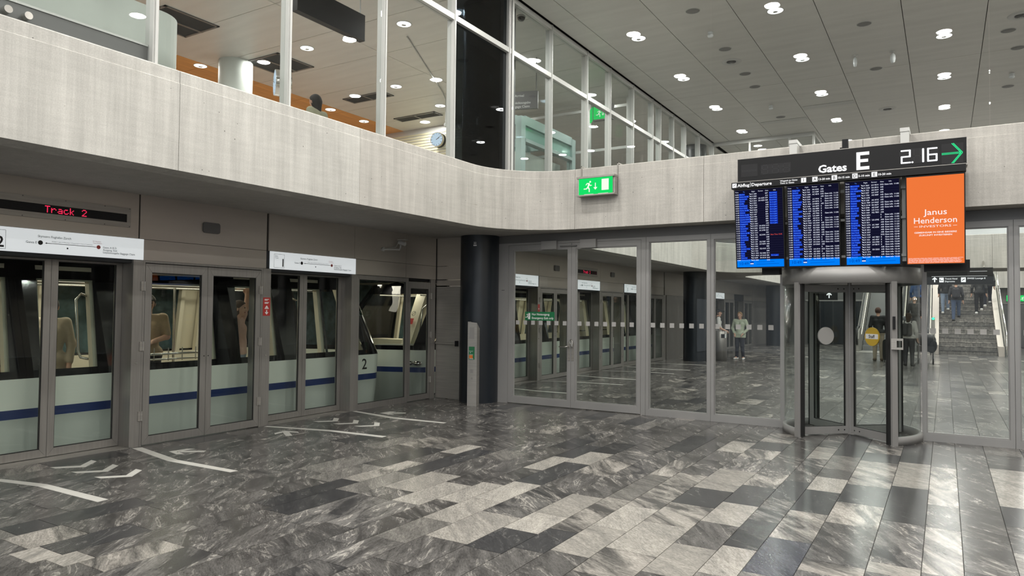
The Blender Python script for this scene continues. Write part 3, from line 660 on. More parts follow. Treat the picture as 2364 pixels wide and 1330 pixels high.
# running figure pictogram
def runner(fr, mb, a, b, s, c, mi=0, flip=1):
    q = lambda pts: [(a+flip*x*s, b+y*s) for x, y in pts]
    fr.disc(mb, a+flip*0.34*s, b+0.92*s, 0.085*s, c, mi, 14)
    for pts in ([(0.02, 0.84), (0.14, 0.82), (0.26, 0.84), (0.30, 0.74), (0.20, 0.46), (0.06, 0.50), (0.14, 0.70)], [(0.02, 0.84), (-0.12, 0.66), (-0.06, 0.62), (0.08, 0.76)], [(0.25, 0.80), (0.36, 0.62), (0.50, 0.64), (0.50, 0.57), (0.32, 0.54), (0.20, 0.68)],
                [(0.08, 0.50), (0.20, 0.47), (0.30, 0.28), (0.30, 0.0), (0.20, 0.0), (0.20, 0.24), (0.10, 0.36)], [(0.06, 0.50), (0.14, 0.42), (0.0, 0.26), (-0.30, 0.26), (-0.30, 0.35), (-0.05, 0.35)]):
        p = q(pts); fr.poly(mb, p if flip > 0 else p[::-1], c, mi)
runner(FP, m, -6.25, 1.485, 0.11, -0.029)
FP.box(m, -6.215, -6.185, 1.485, 1.59, -0.0295, -0.029)
m.build('lettering', 'whiteink', es_o)

# ------------------------------------------------------------------ revolving door
RC = (-1.112, 10.67); RR = 0.86
RD = thing('revolving_door', 'four wing revolving door of grey metal and glass set in the partition', 'revolving door', (RC[0], RC[1], 0))
def arc(a0, a1, n): return [math.radians(a0+(a1-a0)*i/n) for i in range(n+1)]
def curved(mb, a0, a1, r0, r1, z0, z1, n=18, mi=0):
    A = arc(a0, a1, n); vs = []
    for a in A:
        for r, z in ((r0, z0), (r1, z0), (r1, z1), (r0, z1)): vs.append((RC[0]+r*math.cos(a), RC[1]+r*math.sin(a), z))
    mb.add(vs, [(i*4+j, (i+1)*4+j, (i+1)*4+(j+1) % 4, i*4+(j+1) % 4) for i in range(n) for j in range(4)], mi, True)
    mb.add(vs[:4], [(3, 2, 1, 0)], mi); mb.add(vs[-4:], [(0, 1, 2, 3)], mi)
m = MB(); curved(m, 0, 360, RR-0.03, RR, 2.03, 2.235, 64); m.build('canopy_ring', 'frame', RD)
m = MB(); m.cyl((RC[0], RC[1], 2.06), (RC[0], RC[1], 2.23), RR-0.031, 48); m.build('canopy_ceiling', 'framed', RD)
for a0, a1, lab in ((131, 228, 1), (-48, 49, 2)):
    m = MB(); curved(m, a0, a1, RR-0.045, RR, 0.0, 0.105, 20); m.build('curved_sill', 'frame', RD)
    m = MB(); curved(m, a0, a1, RR-0.030, RR-0.020, 0.105, 2.03, 20); m.build('curved_glass', 'glass', RD)
for a in (228.5, 311.5, 48.5, 131.5):
    t = math.radians(a); m = MB(); c_, s_ = math.cos(t), math.sin(t)
    p0 = Vector((RC[0]+(RR-0.02)*c_, RC[1]+(RR-0.02)*s_, 0)); m.bar(p0, p0+Vector((0, 0, 2.05)), 0.075, 0.065, 0, up=(c_, s_, 0)); m.build('drum_post', 'frame', RD)
    q = Vector((RC[0]+(RR-0.045)*c_, RC[1]+(RR-0.045)*s_, 0)); tn = Vector((-s_, c_, 0))*(1 if a in (228.5, 48.5) else -1)
    m = MB(); q += tn*0.05; m.bar(q+Vector((0, 0, 0.01)), q+Vector((0, 0, 2.03)), 0.036, 0.045, 0, up=(c_, s_, 0)); m.build('draught_seal', 'rubber', RD)
m = MB(); m.cyl((RC[0], RC[1], 0.01), (RC[0], RC[1], 2.06), 0.026, 16); m.build('centre_pole', 'frame', RD)
for a in (222, 318, 42, 138):
    t = math.radians(a); fr = Fr((RC[0], RC[1], 0), (math.cos(t), math.sin(t), 0), (0, 0, 1), (math.sin(t), -math.cos(t), 0)) if a in (318, 42) else Fr((RC[0], RC[1], 0), (math.cos(t), math.sin(t), 0), (0, 0, 1), (-math.sin(t), math.cos(t), 0))
    m = MB(); fr.box(m, 0.028, 0.075, 0.015, 2.02, -0.02, 0.02); fr.box(m, 0.70, 0.775, 0.015, 2.02, -0.02, 0.02); fr.box(m, 0.075, 0.70, 0.015, 0.115, -0.02, 0.02); fr.box(m, 0.075, 0.70, 1.93, 2.02, -0.02, 0.02)
    for b in (0.065, 1.975):
        for aa in (0.10, 0.19):
            m.cyl(fr.p(aa, b, 0.019), fr.p(aa, b, 0.0215), 0.010, 8, 1); m.cyl(fr.p(aa, b, -0.0215), fr.p(aa, b, -0.019), 0.010, 8, 1)
    wg = m.build('door_wing', ['frame', 'ink'], RD)
    g = MB(); fr.box(g, 0.072, 0.703, 0.112, 1.933, -0.006, 0.006); g.build('glass_pane', 'glass', wg)
    g = MB(); fr.box(g, 0.078, 0.088, 0.115, 1.93, -0.010, 0.010); fr.box(g, 0.690, 0.70, 0.115, 1.93, -0.010, 0.010); fr.box(g, 0.088, 0.69, 0.115, 0.123, -0.010, 0.010); g.build('gasket', 'rubber', wg)
    g = MB(); fr.box(g, 0.776, 0.812, 0.01, 2.02, -0.012, 0.012); g.build('brush_edge', 'rubber', wg)
    if a == 222:
        g = MB(); g.cyl(fr.p(0.364, 1.335, -0.010), fr.p(0.364, 1.335, 0.010), 0.118, 28, smooth=False); g.build('grey_disc_sticker', 'film', wg)
    if a == 318:
        side = 1
        g = MB(); g.cyl(fr.p(0.40, 1.34, -0.009), fr.p(0.40, 1.34, 0.009), 0.122, 28, smooth=False); g.build('yellow_disc_sticker', 'yellow', wg)
        g = MB(); fr.box(g, 0.295, 0.505, 1.31, 1.375, -0.0105, 0.0105); g.build('label_strip', 'whiteink', wg)
        g = MB(); f2 = Fr(fr.p(0.40, 1.322, 0), fr.u, fr.v, fr.n); f2.text(g, 'Staff', 0, 0, 0.058, 0.0115, 0, 'c', bold=0.02); g.build('lettering', 'ink', wg)
# sensor eye and clamp on the post beside the opening
t = math.radians(311.5); px_, py_ = RC[0]+RR*math.cos(t), RC[1]+RR*math.sin(t); frp = Fr((px_, py_, 0), (1, 0, 0), (0, 0, 1), (0, -1, 0))
m = MB(); frp.box(m, -0.012, 0.018, 1.45, 1.61, 0.02, 0.04); m.build('sensor_eye', 'black', RD)
m = MB(); frp.box(m, -0.03, 0.10, 1.20, 1.225, -0.02, 0.06); frp.box(m, -0.03, 0.10, 1.31, 1.335, -0.02, 0.06); frp.box(m, -0.03, 0.03, 1.225, 1.31, 0.02, 0.06); frp.box(m, 0.09, 0.10, 1.225, 1.31, -0.02, 0.06); m.build('lock_clamp', 'steel', RD)

# ------------------------------------------------------------------ upper glazing along the mezzanine and across the void
GX = -6.5
GL = thing('glazing', kind='structure')
GYS = [2.35, 3.95, 5.58, 7.22, 8.81, 10.43, 11.99, 13.59, 14.82, 16.21, 17.56, 18.15, 19.21, 20.3, 21.67, 23.2]
ZG0, ZG1 = 3.3, ZC-0.005
for i, y in enumerate(GYS[1:]):
    wd = 0.055 if y > 3.9 else 0.05
    m = MB(); m.box(GX-0.11, GX+0.02, y-wd/2, y+wd/2, ZG0, ZG1)
    m.box(GX+0.02, GX+0.035, y-0.012, y+0.012, ZG0, ZG1)
    if abs(y-10.43) < 0.01: m.box(GX-0.11, GX+0.05, y+0.045, y+0.10, ZG0, ZG1); m.box(GX-0.30, GX-0.14, y+0.16, y+0.46, ZG0, ZG1, 1)
    m.build('mullion', ['framel', 'framed'], GL)
for a, b in zip(GYS[1:], GYS[2:]):
    for z, h in ((6.155, 0.085), (7.095, 0.09)):
        m = MB(); m.box(GX-0.09, GX+0.025, a+0.028, b-0.028, z, z+h); m.build('rail', 'framel', GL)
    dark = abs(a-8.81) < 0.01
    for z0, z1 in ((3.3, 6.155), (6.24, 7.095)):
        m = MB(); m.box(GX-0.045, GX-0.033, a+0.028, b-0.028, z0, z1); m.build('glass_pane', 'glassdark' if dark else 'glassup', GL)
# frameless glass beyond the first mullion with point fixings, dark foot strip
for a, b in ((2.78, 3.915), (1.2, 2.77), (-0.4, 1.19), (-2, -0.41)):
    m = MB(); m.box(GX-0.045, GX-0.030, a, b, 3.94, ZG1); m.build('glass_pane', 'glassup', GL)
    for y in (a+0.07, b-0.07):
        if b > 3.9 and y > 3.5: continue
        m = MB(); m.cyl((GX-0.06, y, 4.06), (GX+0.012, y, 4.06), 0.032, 14); m.build('point_fixing', 'chrome', GL)
m = MB(); m.box(GX-0.10, GX-0.06, -2, 3.92, 3.3, 4.155); m.build('foot_strip', 'framed', GL)
m = MB(); m.box(GX-0.11, GX-0.05, -2, 3.92, 4.155, 4.175); m.build('foot_cap', 'framel', GL)
# frameless glass across, standing on the parapet
for a, b in ((-6.40, -2.942), (-2.936, 0.488), (0.494, 3.92), (3.926, 6.6)):
    m = MB(); m.box(a, b, 10.40, 10.415, 3.93, ZC); m.build('glass_pane', 'glassup', GL)
# glazed corner at the far end of the mezzanine
for x in (-6.5, -5.3, -4.1, -3.4):
    m = MB(); m.box(x-0.03, x+0.03, 23.17, 23.27, 3.3, ZC); m.build('mullion', 'framel', GL)
for a, b in ((-6.47, -5.33), (-5.27, -4.13), (-4.07, -3.43)):
    m = MB(); m.box(a, b, 23.18, 23.26, 7.08, ZC); m.build('rail', 'framel', GL)
    m = MB(); m.box(a, b, 23.215, 23.225, 3.3, 7.08); m.build('glass_pane', 'glassup', GL)
for y in (24.5, 26.0):
    m = MB(); m.box(-3.43, -3.37, y-0.04, y+0.04, 3.3, ZC); m.build('mullion', 'framel', GL)
for a, b in ((23.27, 24.46), (24.54, 25.96)):
    m = MB(); m.box(-3.43, -3.37, a, b, 7.10, ZC); m.build('rail', 'framel', GL)
    m = MB(); m.box(-3.405, -3.395, a, b, 3.3, 7.10); m.build('glass_pane', 'glassup', GL)

# ------------------------------------------------------------------ things on the platform wall
def linemap(y0, w, label, num, big=True, group=None):
    t = thing('line_map_sign', label, 'sign', (-8.08, y0, 2.19), group)
    m = MB(); FL.box(m, y0, y0+w, 2.192, 2.438, 0.001, 0.014); m.build('sign_panel', 'glowsign', t)
    m = MB(); c = 0.0155
    if big:
        for a, b, c0, d0 in ((0.065, 0.25, 2.2, 2.203), (0.065, 0.25, 2.389, 2.392), (0.065, 0.068, 2.2, 2.392), (0.247, 0.25, 2.2, 2.392)): FL.quad(m, y0+a, y0+b, c0+0.012, d0+0.012, c)
        FL.text(m, 'Gleis', y0+0.082, 2.368, 0.026, c); FL.text(m, 'Track', y0+0.082, 2.341, 0.026, c)
        FL.text(m, num, y0+0.235, 2.232, 0.155, c, align='r', bold=0.02)
    FL.text(m, 'Skymetro Flughafen Z\u00fcrich', y0+0.545, 2.358, 0.034, c, width=0.33, bold=0.006)
    FL.text(m, 'Gates E', y0+0.433, 2.290, 0.034, c, width=0.105, bold=0.006)
    FL.text(m, 'Gates A B D', y0+1.215, 2.294, 0.030, c, bold=0.006); FL.text(m, 'Ausgang, Exit', y0+1.215, 2.266, 0.030, c, bold=0.006); FL.text(m, 'Gep\u00e4ckausgabe Baggage Claim', y0+1.215, 2.238, 0.030, c, width=0.37, bold=0.006)
    FL.disc(m, y0+0.571, 2.302, 0.024, c); FL.disc(m, y0+0.84, 2.262, 0.009, c)
    m.build('lettering', 'ink', t)
    m = MB(); FL.line(m, y0+0.625, 2.3015, y0+1.143, 2.3015, 0.006, c); FL.poly(m, [(y0+0.615, 2.3015), (y0+0.634, 2.291), (y0+0.634, 2.312)], c)
    FL.text(m, 'Abfahrt alle 3 Minuten / Departure every 3 minutes', y0+0.68, 2.316, 0.018, c, width=0.42); m.build('route_line', 'greyink', t)
    m = MB(); FL.disc(m, y0+1.167, 2.302, 0.022, c); FL.text(m, 'Ihr Standort', y0+1.105, 2.358, 0.018, c); FL.text(m, 'Your Position', y0+1.105, 2.338, 0.018, c); m.build('position_mark', 'redink', t)
    return t
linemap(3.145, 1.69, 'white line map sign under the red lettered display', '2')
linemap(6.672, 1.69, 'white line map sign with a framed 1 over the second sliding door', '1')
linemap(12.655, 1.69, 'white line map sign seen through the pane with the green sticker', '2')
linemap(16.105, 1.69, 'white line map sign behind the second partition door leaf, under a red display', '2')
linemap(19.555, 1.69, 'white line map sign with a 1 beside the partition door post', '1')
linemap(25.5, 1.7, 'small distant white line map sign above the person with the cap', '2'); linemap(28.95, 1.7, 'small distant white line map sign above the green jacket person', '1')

def led_display(y0, y1, ty, label):
    t = thing('led_display', label, 'display', (-8.08, y0, 2.56))
    m = MB(); FL.box(m, y0, y1, 2.558, 2.615, 0.001, 0.02); FL.box(m, y0, y1, 2.708, 2.782, 0.001, 0.02); FL.box(m, y0, y0+0.045, 2.615, 2.708, 0.001, 0.02); FL.box(m, y1-0.045, y1, 2.615, 2.708, 0.001, 0.02); m.build('display_frame', 'steel', t)
    m = MB(); FL.box(m, y0+0.045, y1-0.045, 2.615, 2.708, 0.001, 0.012); m.build('display_window', 'black', t)
    m = MB(); p = 0.0104
    n = int((y1-y0-0.10)/p)
    for i in range(n):
        for j in range(8): FL.quad(m, y0+0.05+i*p, y0+0.05+i*p+0.0035, 2.622+j*p, 2.622+j*p+0.0035, 0.0122)
    m.build('led_matrix', 'ledoff', t)
    m = MB(); dots(FL, m, 'Track 2', ty, 2.627, p, 0.0128, size=0.86); m.build('lettering', 'ledred', t)
    for a in (y0+0.3, (y0+y1)/2, y1-0.3, y1-0.015):
        for z in (2.568, 2.772):
            m = MB(); m.cyl(FL.p(a, z, 0.02), FL.p(a, z, 0.023), 0.006, 8); m.build('screw', 'framed', t)
    return t
led_display(3.235, 4.668, 3.75, 'wide steel framed display with red Track 2 letters on the metal wall')
led_display(16.24, 17.62, 16.75, 'red Track 2 display seen through the glass door leaf')
led_display(25.6, 27.1, 26.1, 'small far display under green tinted cladding')

def wall_plate(y0, y1, z0, z1, label):
    m = MB(); r = 0.03; pts = []
    for cx, cz, a0 in ((y1-r, z0+r, -90), (y1-r, z1-r, 0), (y0+r, z1-r, 90), (y0+r, z0+r, 180)):
        for i in range(5): a = math.radians(a0+22.5*i); pts.append((cx+r*math.cos(a), cz+r*math.sin(a)))
    m.prism([FL.p(a, b, 0.001) for a, b in pts], FL.n*0.022, 0)
    for k in range(9): FL.box(m, y0+0.02, y1-0.02, z0+0.015+k*0.0125, z0+0.02+k*0.0125, 0.023, 0.0245)
    o = m.build('speaker_grille', 'framed', root=(-8.08, (y0+y1)/2, z0)); tag(o, label, 'speaker'); return o
wall_plate(5.613, 5.857, 2.596, 2.732, 'dark rounded speaker plate on the metal wall above the hinged doors')
wall_plate(15.15, 15.4, 2.60, 2.735, 'square grille plate on the far wall behind the first glass door leaf')
wall_plate(18.55, 18.8, 2.60, 2.735, 'square grille plate on the far wall behind the second glass door leaf')

# security camera on a bracket
t = thing('security_camera', 'small security camera on a bent bracket above the glazed end bay', 'camera', (-8.078, 9.0, 2.64))
m = MB(); m.cyl(FL.p(9.0, 2.642, 0.001), FL.p(9.0, 2.642, 0.03), 0.035, 14); m.tube([FL.p(9.0, 2.642, 0.02), FL.p(9.06, 2.645, 0.07), FL.p(9.33, 2.66, 0.09), FL.p(9.36, 2.70, 0.09), FL.p(9.36, 2.74, 0.09)], 0.014, 8); m.build('bracket', 'framel', t)
m = MB(); m.cyl(FL.p(9.36, 2.79, 0.06), FL.p(9.36, 2.755, 0.19), 0.034, 14); FL.box(m, 9.32, 9.40, 2.825, 2.832, 0.05, 0.22); m.build('camera_body', 'framel', t)
m = MB(); m.cyl(FL.p(9.36, 2.755, 0.18), FL.p(9.36, 2.753, 0.188), 0.022, 12); m.build('lens', 'black', t)
m = MB(); m.tube([FL.p(9.02, 2.65, 0.03), FL.p(9.15, 2.68, 0.06), FL.p(9.28, 2.70, 0.06), FL.p(9.34, 2.77, 0.05)], 0.005, 6); m.build('cable', 'framel', t)

# red warning sticker on the post
t = thing('warning_sticker', 'red strip sticker with white lines and arrow on a steel door post', 'sticker', (-8.08, 6.61, 1.53))
m = MB(); FL.box(m, 6.575, 6.697, 1.53, 1.785, 0.0005, 0.002); m.build('sticker_ground', 'redst', t)
m = MB(); a0, a1 = 6.59, 6.685
for z, s in ((1.755, 1), (1.742, .7), (1.712, 1), (1.700, .8)): FL.quad(m, a0+0.01, a0+0.01+0.075*s, z, z+0.008, 0.0025)
am = (a0+a1)/2
FL.poly(m, [(am, 1.675), (am-0.03, 1.640), (am+0.03, 1.640)], 0.0025); FL.quad(m, am-0.035, am+0.035, 1.626, 1.636, 0.0025)
FL.quad(m, am-0.009, am+0.009, 1.575, 1.61, 0.0025); FL.poly(m, [(am, 1.545), (am+0.032, 1.58), (am-0.032, 1.58)], 0.0025); m.build('pictograms', 'whiteink', t)
t = thing('fire_cabinet_sticker', 'red strip sticker on a door post beyond the glass partition', 'sticker', (-8.08, 14.4, 1.5))
m = MB(); FL.box(m, 14.355, 14.45, 1.5, 1.78, 0.0005, 0.002); m.build('sticker_ground', 'redst', t)
m = MB(); FL.quad(m, 14.375, 14.43, 1.55, 1.56, 0.0025); FL.poly(m, [(14.40, 1.70), (14.375, 1.66), (14.425, 1.66)], 0.0025); m.build('pictograms', 'whiteink', t)

# steel call pillar in front of the column
pa = math.radians(17); PO = Vector((-6.975, 9.955, 0))
t = thing('call_pillar', 'slim stainless emergency call pillar standing before the dark column', 'pillar', tuple(PO))
fr = Fr(PO, (math.cos(pa), math.sin(pa), 0), (0, 0, 1), (math.sin(pa), -math.cos(pa), 0))
m = MB(); w_, d_, h_ = 0.165, 0.16, 1.435
top = [fr.p(0, h_, 0), fr.p(w_*0.85, h_, 0), fr.p(w_, h_-0.09, 0)]
m.add([fr.p(0, 0, 0), fr.p(w_, 0, 0), fr.p(w_, h_-0.02, 0), fr.p(0, h_, 0), fr.p(0, 0, -d_), fr.p(w_, 0, -d_), fr.p(w_, h_-0.12, -d_), fr.p(0, h_-0.0, -d_)], [(0, 1, 2, 3), (1, 5, 6, 2), (5, 4, 7, 6), (4, 0, 3, 7), (3, 2, 6, 7), (0, 4, 5, 1)], 0); m.build('pillar_body', 'steel', t)
m = MB(); fr.box(m, 0.03, 0.115, 1.14, 1.34, 0.0, 0.004); m.build('display_plate', 'steelv', t)
m = MB(); fr.box(m, 0.025, 0.125, 0.79, 1.01, 0.0, 0.006); cs = m.build('call_panel', 'green', t)
m = MB(); fr.text(m, 'Notruf', 0.032, 0.925, 0.024, 0.0068); fr.quad(m, 0.05, 0.06, 0.90, 0.915, 0.0068); fr.quad(m, 0.035, 0.105, 0.800, 0.808, 0.0068); fr.quad(m, 0.035, 0.10, 0.868, 0.874, 0.0068); m.build('lettering', 'whiteink', cs)
m = MB(); fr.box(m, 0.032, 0.095, 0.81, 0.865, 0.006, 0.010); m.build('call_button', 'orangest', cs)
m = MB(); fr.box(m, 0.05, 0.105, 0.56, 0.625, 0.0, 0.004); m.cyl(fr.p(0.08, 0.47, 0), fr.p(0.08, 0.47, 0.005), 0.016, 14); m.build('lock_plate', 'steelv', t)
# small white mark on the column
m = MB(); fc = frY(10.233); 
a_ = math.radians(-77)
m2 = MB(); fcc = Fr((-7.17+0.3565*math.cos(math.radians(-72)), 10.60+0.3565*math.sin(math.radians(-72)), 0), (math.cos(math.radians(18)), math.sin(math.radians(18)), 0), (0, 0, 1), (math.cos(math.radians(-72)), math.sin(math.radians(-72)), 0))
fcc.text(m2, '22', -0.02, 2.80, 0.05, 0.003, bold=0.02); fcc.quad(m2, -0.025, 0.035, 2.765, 2.785, 0.003)
o = m2.build('column_number', 'whiteink', root=(-7.06, 10.26, 2.76)); tag(o, 'small white number mark high on the dark round column', 'mark')

# ------------------------------------------------------------------ white inlaid floor markings
def fmark(name, polys, label, cat='floor marking', group=None):
    m = MB()
    for p in polys:
        ar = sum(p[i][0]*p[(i+1) % len(p)][1]-p[(i+1) % len(p)][0]*p[i][1] for i in range(len(p)))
        if ar < 0: p = p[::-1]
        m.prism([(x, y, 0.0003) for x, y in p], (0, 0, 0.0012))
    c = polys[0][0]; o = m.build(name, 'marking', root=(c[0], c[1], 0)); return tag(o, label, cat, group)
LA = [(-7.60, 3.165), (-7.05, 3.285), (-6.08, 3.30), (-6.09, 3.395), (-7.06, 3.372), (-7.63, 3.235)]
LB = [(-8.04, 4.74), (-7.08, 4.565), (-6.09, 4.60), (-6.085, 4.685), (-7.045, 4.66), (-8.0, 4.835)]
LC = [(-8.03, 6.595), (-7.03, 6.83), (-6.145, 6.89), (-6.154, 6.99), (-7.08, 6.92), (-8.04, 6.66)]
LD = [(-8.07, 8.345), (-7.11, 8.16), (-6.175, 8.235), (-6.178, 8.31), (-7.10, 8.262), (-8.06, 8.42)]
fmark('floor_line', [LA], 'bent white floor line whose outer half lies off the picture edge'); fmark('floor_line', [LB], 'bent white floor line starting at the first steel post'); fmark('floor_line', [LC], 'bent white floor line starting at the post with red sticker'); fmark('floor_line', [LD], 'bent white floor line running towards the glazed end bay')
def chev(x, y, s=1.0): return [(x-0.28, y-0.205), (x-0.175, y-0.205), (x, y), (x-0.175, y+0.205), (x-0.28, y+0.205), (x-0.10, y)]
for k, (x, n) in enumerate(((-7.50, 'closest to the doors'), (-7.112, 'middle of three'), (-6.713, 'tip of the row'))): fmark('floor_chevron', [chev(x, 3.94+0.012*k)], 'white floor chevron before the sliding door under the red display, '+n)
for k, (x, n) in enumerate(((-7.55, 'closest to the doors'), (-7.17, 'middle of three'), (-6.78, 'tip of the row'))): fmark('floor_chevron', [chev(x, 7.505+0.02*k)], 'white floor chevron before the second sliding door, '+n)
def farrow(x, y, ang):
    c, s = math.cos(ang), math.sin(ang); R = lambda p: [(x+a*c-b*s, y+a*s+b*c) for a, b in p]
    return [R([(-0.10, -0.04), (-0.10, 0.04), (-0.40, 0.04), (-0.40, -0.04)]), R([(0, 0), (-0.09, 0.0), (-0.23, 0.15), (-0.14, 0.15)]), R([(0, 0), (-0.14, -0.15), (-0.23, -0.15), (-0.09, 0.0)])]
fmark('floor_arrow', farrow(-7.53, 4.87, math.radians(215)), 'white floor arrow before the hinged doors')
fmark('floor_arrow', farrow(-7.54, 6.53, math.radians(147)), 'white floor arrow beside the post with red sticker')
fmark('floor_arrow', farrow(-7.60, 8.475, math.radians(215)), 'white floor arrow before the glazed end bay')
for y, n in ((12.7, 'first'), (14.4, 'second'), (16.15, 'third'), (17.85, 'fourth'), (19.6, 'fifth'), (21.3, 'sixth')):
    fmark('floor_line', [[(-8.04, y), (-7.08, y-0.17), (-6.09, y-0.13), (-6.09, y-0.04), (-7.05, y-0.07), (-8.0, y+0.09)]] if n in ('first', 'third', 'fifth') else [[(-8.04, y), (-7.08, y+0.25), (-6.12, y+0.31), (-6.12, y+0.40), (-7.08, y+0.33), (-8.0, y+0.07)]], '%s white floor line behind the glass partition' % n)

# ------------------------------------------------------------------ gate sign with brackets
t = thing('gate_sign', 'long black Gates E sign with lit digits hung from the concrete parapet', 'sign', (-1.085, 9.9, 3.42)); F = frY(9.80)
m = MB(); F.box(m, -2.40, 0.232, 3.412, 3.727, -0.20, 0.0); m.build('sign_box', 'black', t)
m = MB(); F.box(m, -2.405, 0.237, 3.727, 3.734, -0.20, 0.004); F.box(m, 0.232, 0.239, 3.412, 3.727, -0.20, 0.004); F.box(m, -2.407, -2.40, 3.412, 3.727, -0.20, 0.004); F.box(m, -2.40, 0.24, 3.40, 3.412, -0.20, 0.012); m.build('sign_trim', 'steel', t)
for q in ((-2.355, -2.138, 3.48, 3.65), (-2.095, -1.715, 3.492, 3.627), (-0.02, 0.20, 3.425, 3.668), (-0.46, -0.05, 3.465, 3.65)):
    m = MB(); F.box(m, *q, 0.0, 0.002); m.build('unlit_panel', 'unlit', t)
SEG = {'a': ((0, 2), (1, 2)), 'b': ((1, 1), (1, 2)), 'c': ((1, 0), (1, 1)), 'd': ((0, 0), (1, 0)), 'e': ((0, 0), (0, 1)), 'f': ((0, 1), (0, 2)), 'g': ((0, 1), (1, 1))}
def seg7(mb, segs, a, b, w_, h_, c, r, n=6):
    for s in segs:
        (x0, y0), (x1, y1) = SEG[s]
        for i in range(n+1):
            x = a+w_*(x0+(x1-x0)*i/n); y = b+h_/2*(y0+(y1-y0)*i/n); F.disc(mb, x, y, r, c, 0, 8)
m = MB()
for a in (-2.08, -1.945, -1.81): seg7(m, 'abcdefg', a, 3.505, 0.075, 0.11, 0.003, 0.0035, 5)
for i in range(12): F.disc(m, -2.34+i*0.0165, 3.555, 0.0035, 0.003, 0, 8); F.disc(m, -2.34+i*0.0165, 3.57, 0.0035, 0.003, 0, 8)
seg7(m, 'fgbce', -0.305, 3.485, 0.07, 0.145, 0.003, 0.0035, 5); m.build('unlit_digits', 'ledoff', t)
m = MB(); seg7(m, 'abged', -0.436, 3.483, 0.088, 0.148, 0.004, 0.0105); F.disc(m, -0.322, 3.483, 0.011, 0.004); seg7(m, 'bc', -0.295, 3.483, 0.086, 0.148, 0.004, 0.0115); seg7(m, 'afgedc', -0.158, 3.483, 0.088, 0.148, 0.004, 0.0105); m.build('lit_digits', 'ledwhite', t)
m = MB()
for i in range(13): F.disc(m, -0.012+i*0.0145, 3.556, 0.0055, 0.004, 0, 8); F.disc(m, -0.012+i*0.0145, 3.542, 0.0055, 0.004, 0, 8)
for i in range(11):
    for o_ in (0, 0.016):
        F.disc(m, 0.188-i*0.0085-o_, 3.555+i*0.0108, 0.0058, 0.004, 0, 8); F.disc(m, 0.188-i*0.0085-o_, 3.543-i*0.0108, 0.0058, 0.004, 0, 8)
m.build('lit_arrow', 'ledgreen', t)
m = MB(); F.box(m, -0.935, -0.892, 3.445, 3.668, 0, 0.006); F.box(m, -0.892, -0.79, 3.445, 3.485, 0, 0.006); F.box(m, -0.892, -0.79, 3.628, 3.668, 0, 0.006); F.box(m, -0.892, -0.803, 3.54, 3.578, 0, 0.006)
F.text(m, 'Gates', -1.38, 3.452, 0.135, 0.004, width=0.335, bold=0.03); m.build('lit_lettering', 'signwhite', t)
m = MB(); F2 = frY(9.72); F2.box(m, -2.465, 0.224, 3.315, 3.40, -0.10, 0.0); m.build('header_strip', 'black', t)
m = MB(); F2.box(m, -2.467, 0.226, 3.40, 3.406, -0.10, 0.002); m.build('header_trim', 'steel', t)
m = MB(); c = 0.003
F2.box(m, -2.452, -2.395, 3.332, 3.388, 0, c); F2.text(m, 'Abflug', -2.385, 3.336, 0.058, c, width=0.158, bold=0.02); F2.quad(m, -2.216, -2.211, 3.328, 3.388, c); F2.text(m, 'Departure', -2.198, 3.336, 0.058, c, width=0.258, bold=0.02)
F2.text(m, 'Wegzeit zu Gates', -1.835, 3.362, 0.030, c, width=0.215, bold=0.015); F2.text(m, 'Time to Gates', -1.835, 3.332, 0.030, c, width=0.175, bold=0.015)
for a0, a1 in ((-1.575, -1.515), (-1.44, -1.378), (-1.212, -1.15), (-0.975, -0.915), (-0.76, -0.697)):
    q_ = MB(); F2.box(q_, a0, a1, 3.33, 3.39, 0, c); q_.build('symbol_box', 'signwhite', t)
for s_, a, wd in (('13-20 min', -1.365, 0.135), ('10-15 min', -1.138, 0.135), ('5-10 min', -0.905, 0.125), ('10-20 min', -0.685, 0.14)): F2.text(m, s_, a, 3.342, 0.036, c, width=wd, bold=0.02)
m.build('header_lettering', 'signwhite', t)
m = MB()
for s_, a in (('A', -1.409), ('B', -1.181), ('D', -0.945), ('E', -0.728)): F2.text(m, s_, a, 3.340, 0.055, 0.0045, align='c', bold=0.015)
F2.poly(m, [(-2.445, 3.352), (-2.435, 3.350), (-2.402, 3.375), (-2.406, 3.380)], 0.0045); F2.quad(m, -1.549, -1.541, 3.34, 3.365, 0.0045); F2.disc(m, -1.545, 3.375, 0.006, 0.0045); m.build('header_symbols', 'ink', t)
for a in (-1.72, -0.41):
    m = MB(); F.box(m, a-0.048, a+0.048, 3.70, 3.955, -0.42, -0.20); F.box(m, a-0.052, a+0.052, 3.915, 3.962, -0.62, -0.19); F.box(m, a-0.035, a+0.035, 2.30, 3.70, -0.30, -0.22); m.build('bracket', 'framel', t)
m = MB(); F.box(m, -2.30, 0.15, 2.83, 2.86, -0.22, -0.18); F.box(m, -2.30, 0.15, 2.36, 2.39, -0.22, -0.18); F.box(m, -2.30, 0.15, 3.20, 3.24, -0.22, -0.18); m.build('support_rail', 'framel', t)
for a0, a1 in ((-2.13, -1.905), (-0.215, 0.26)):
    m = MB(); F.box(m, a0, a1, 2.165, 2.30, -0.40, -0.22); m.build('mount_box', 'black', t)
m = MB(); F.box(m, -1.105, -1.035, 3.755, 3.865, -0.12, -0.05)
o = m.build('loudspeaker', 'black', root=(-1.07, 9.9, 3.734)); tag(o, 'small black box speaker on top of the gate sign', 'speaker')
m = MB(); F.box(m, -1.125, -1.045, 3.736, 3.752, -0.14, 0.0); m.build('speaker_foot', 'black', o)

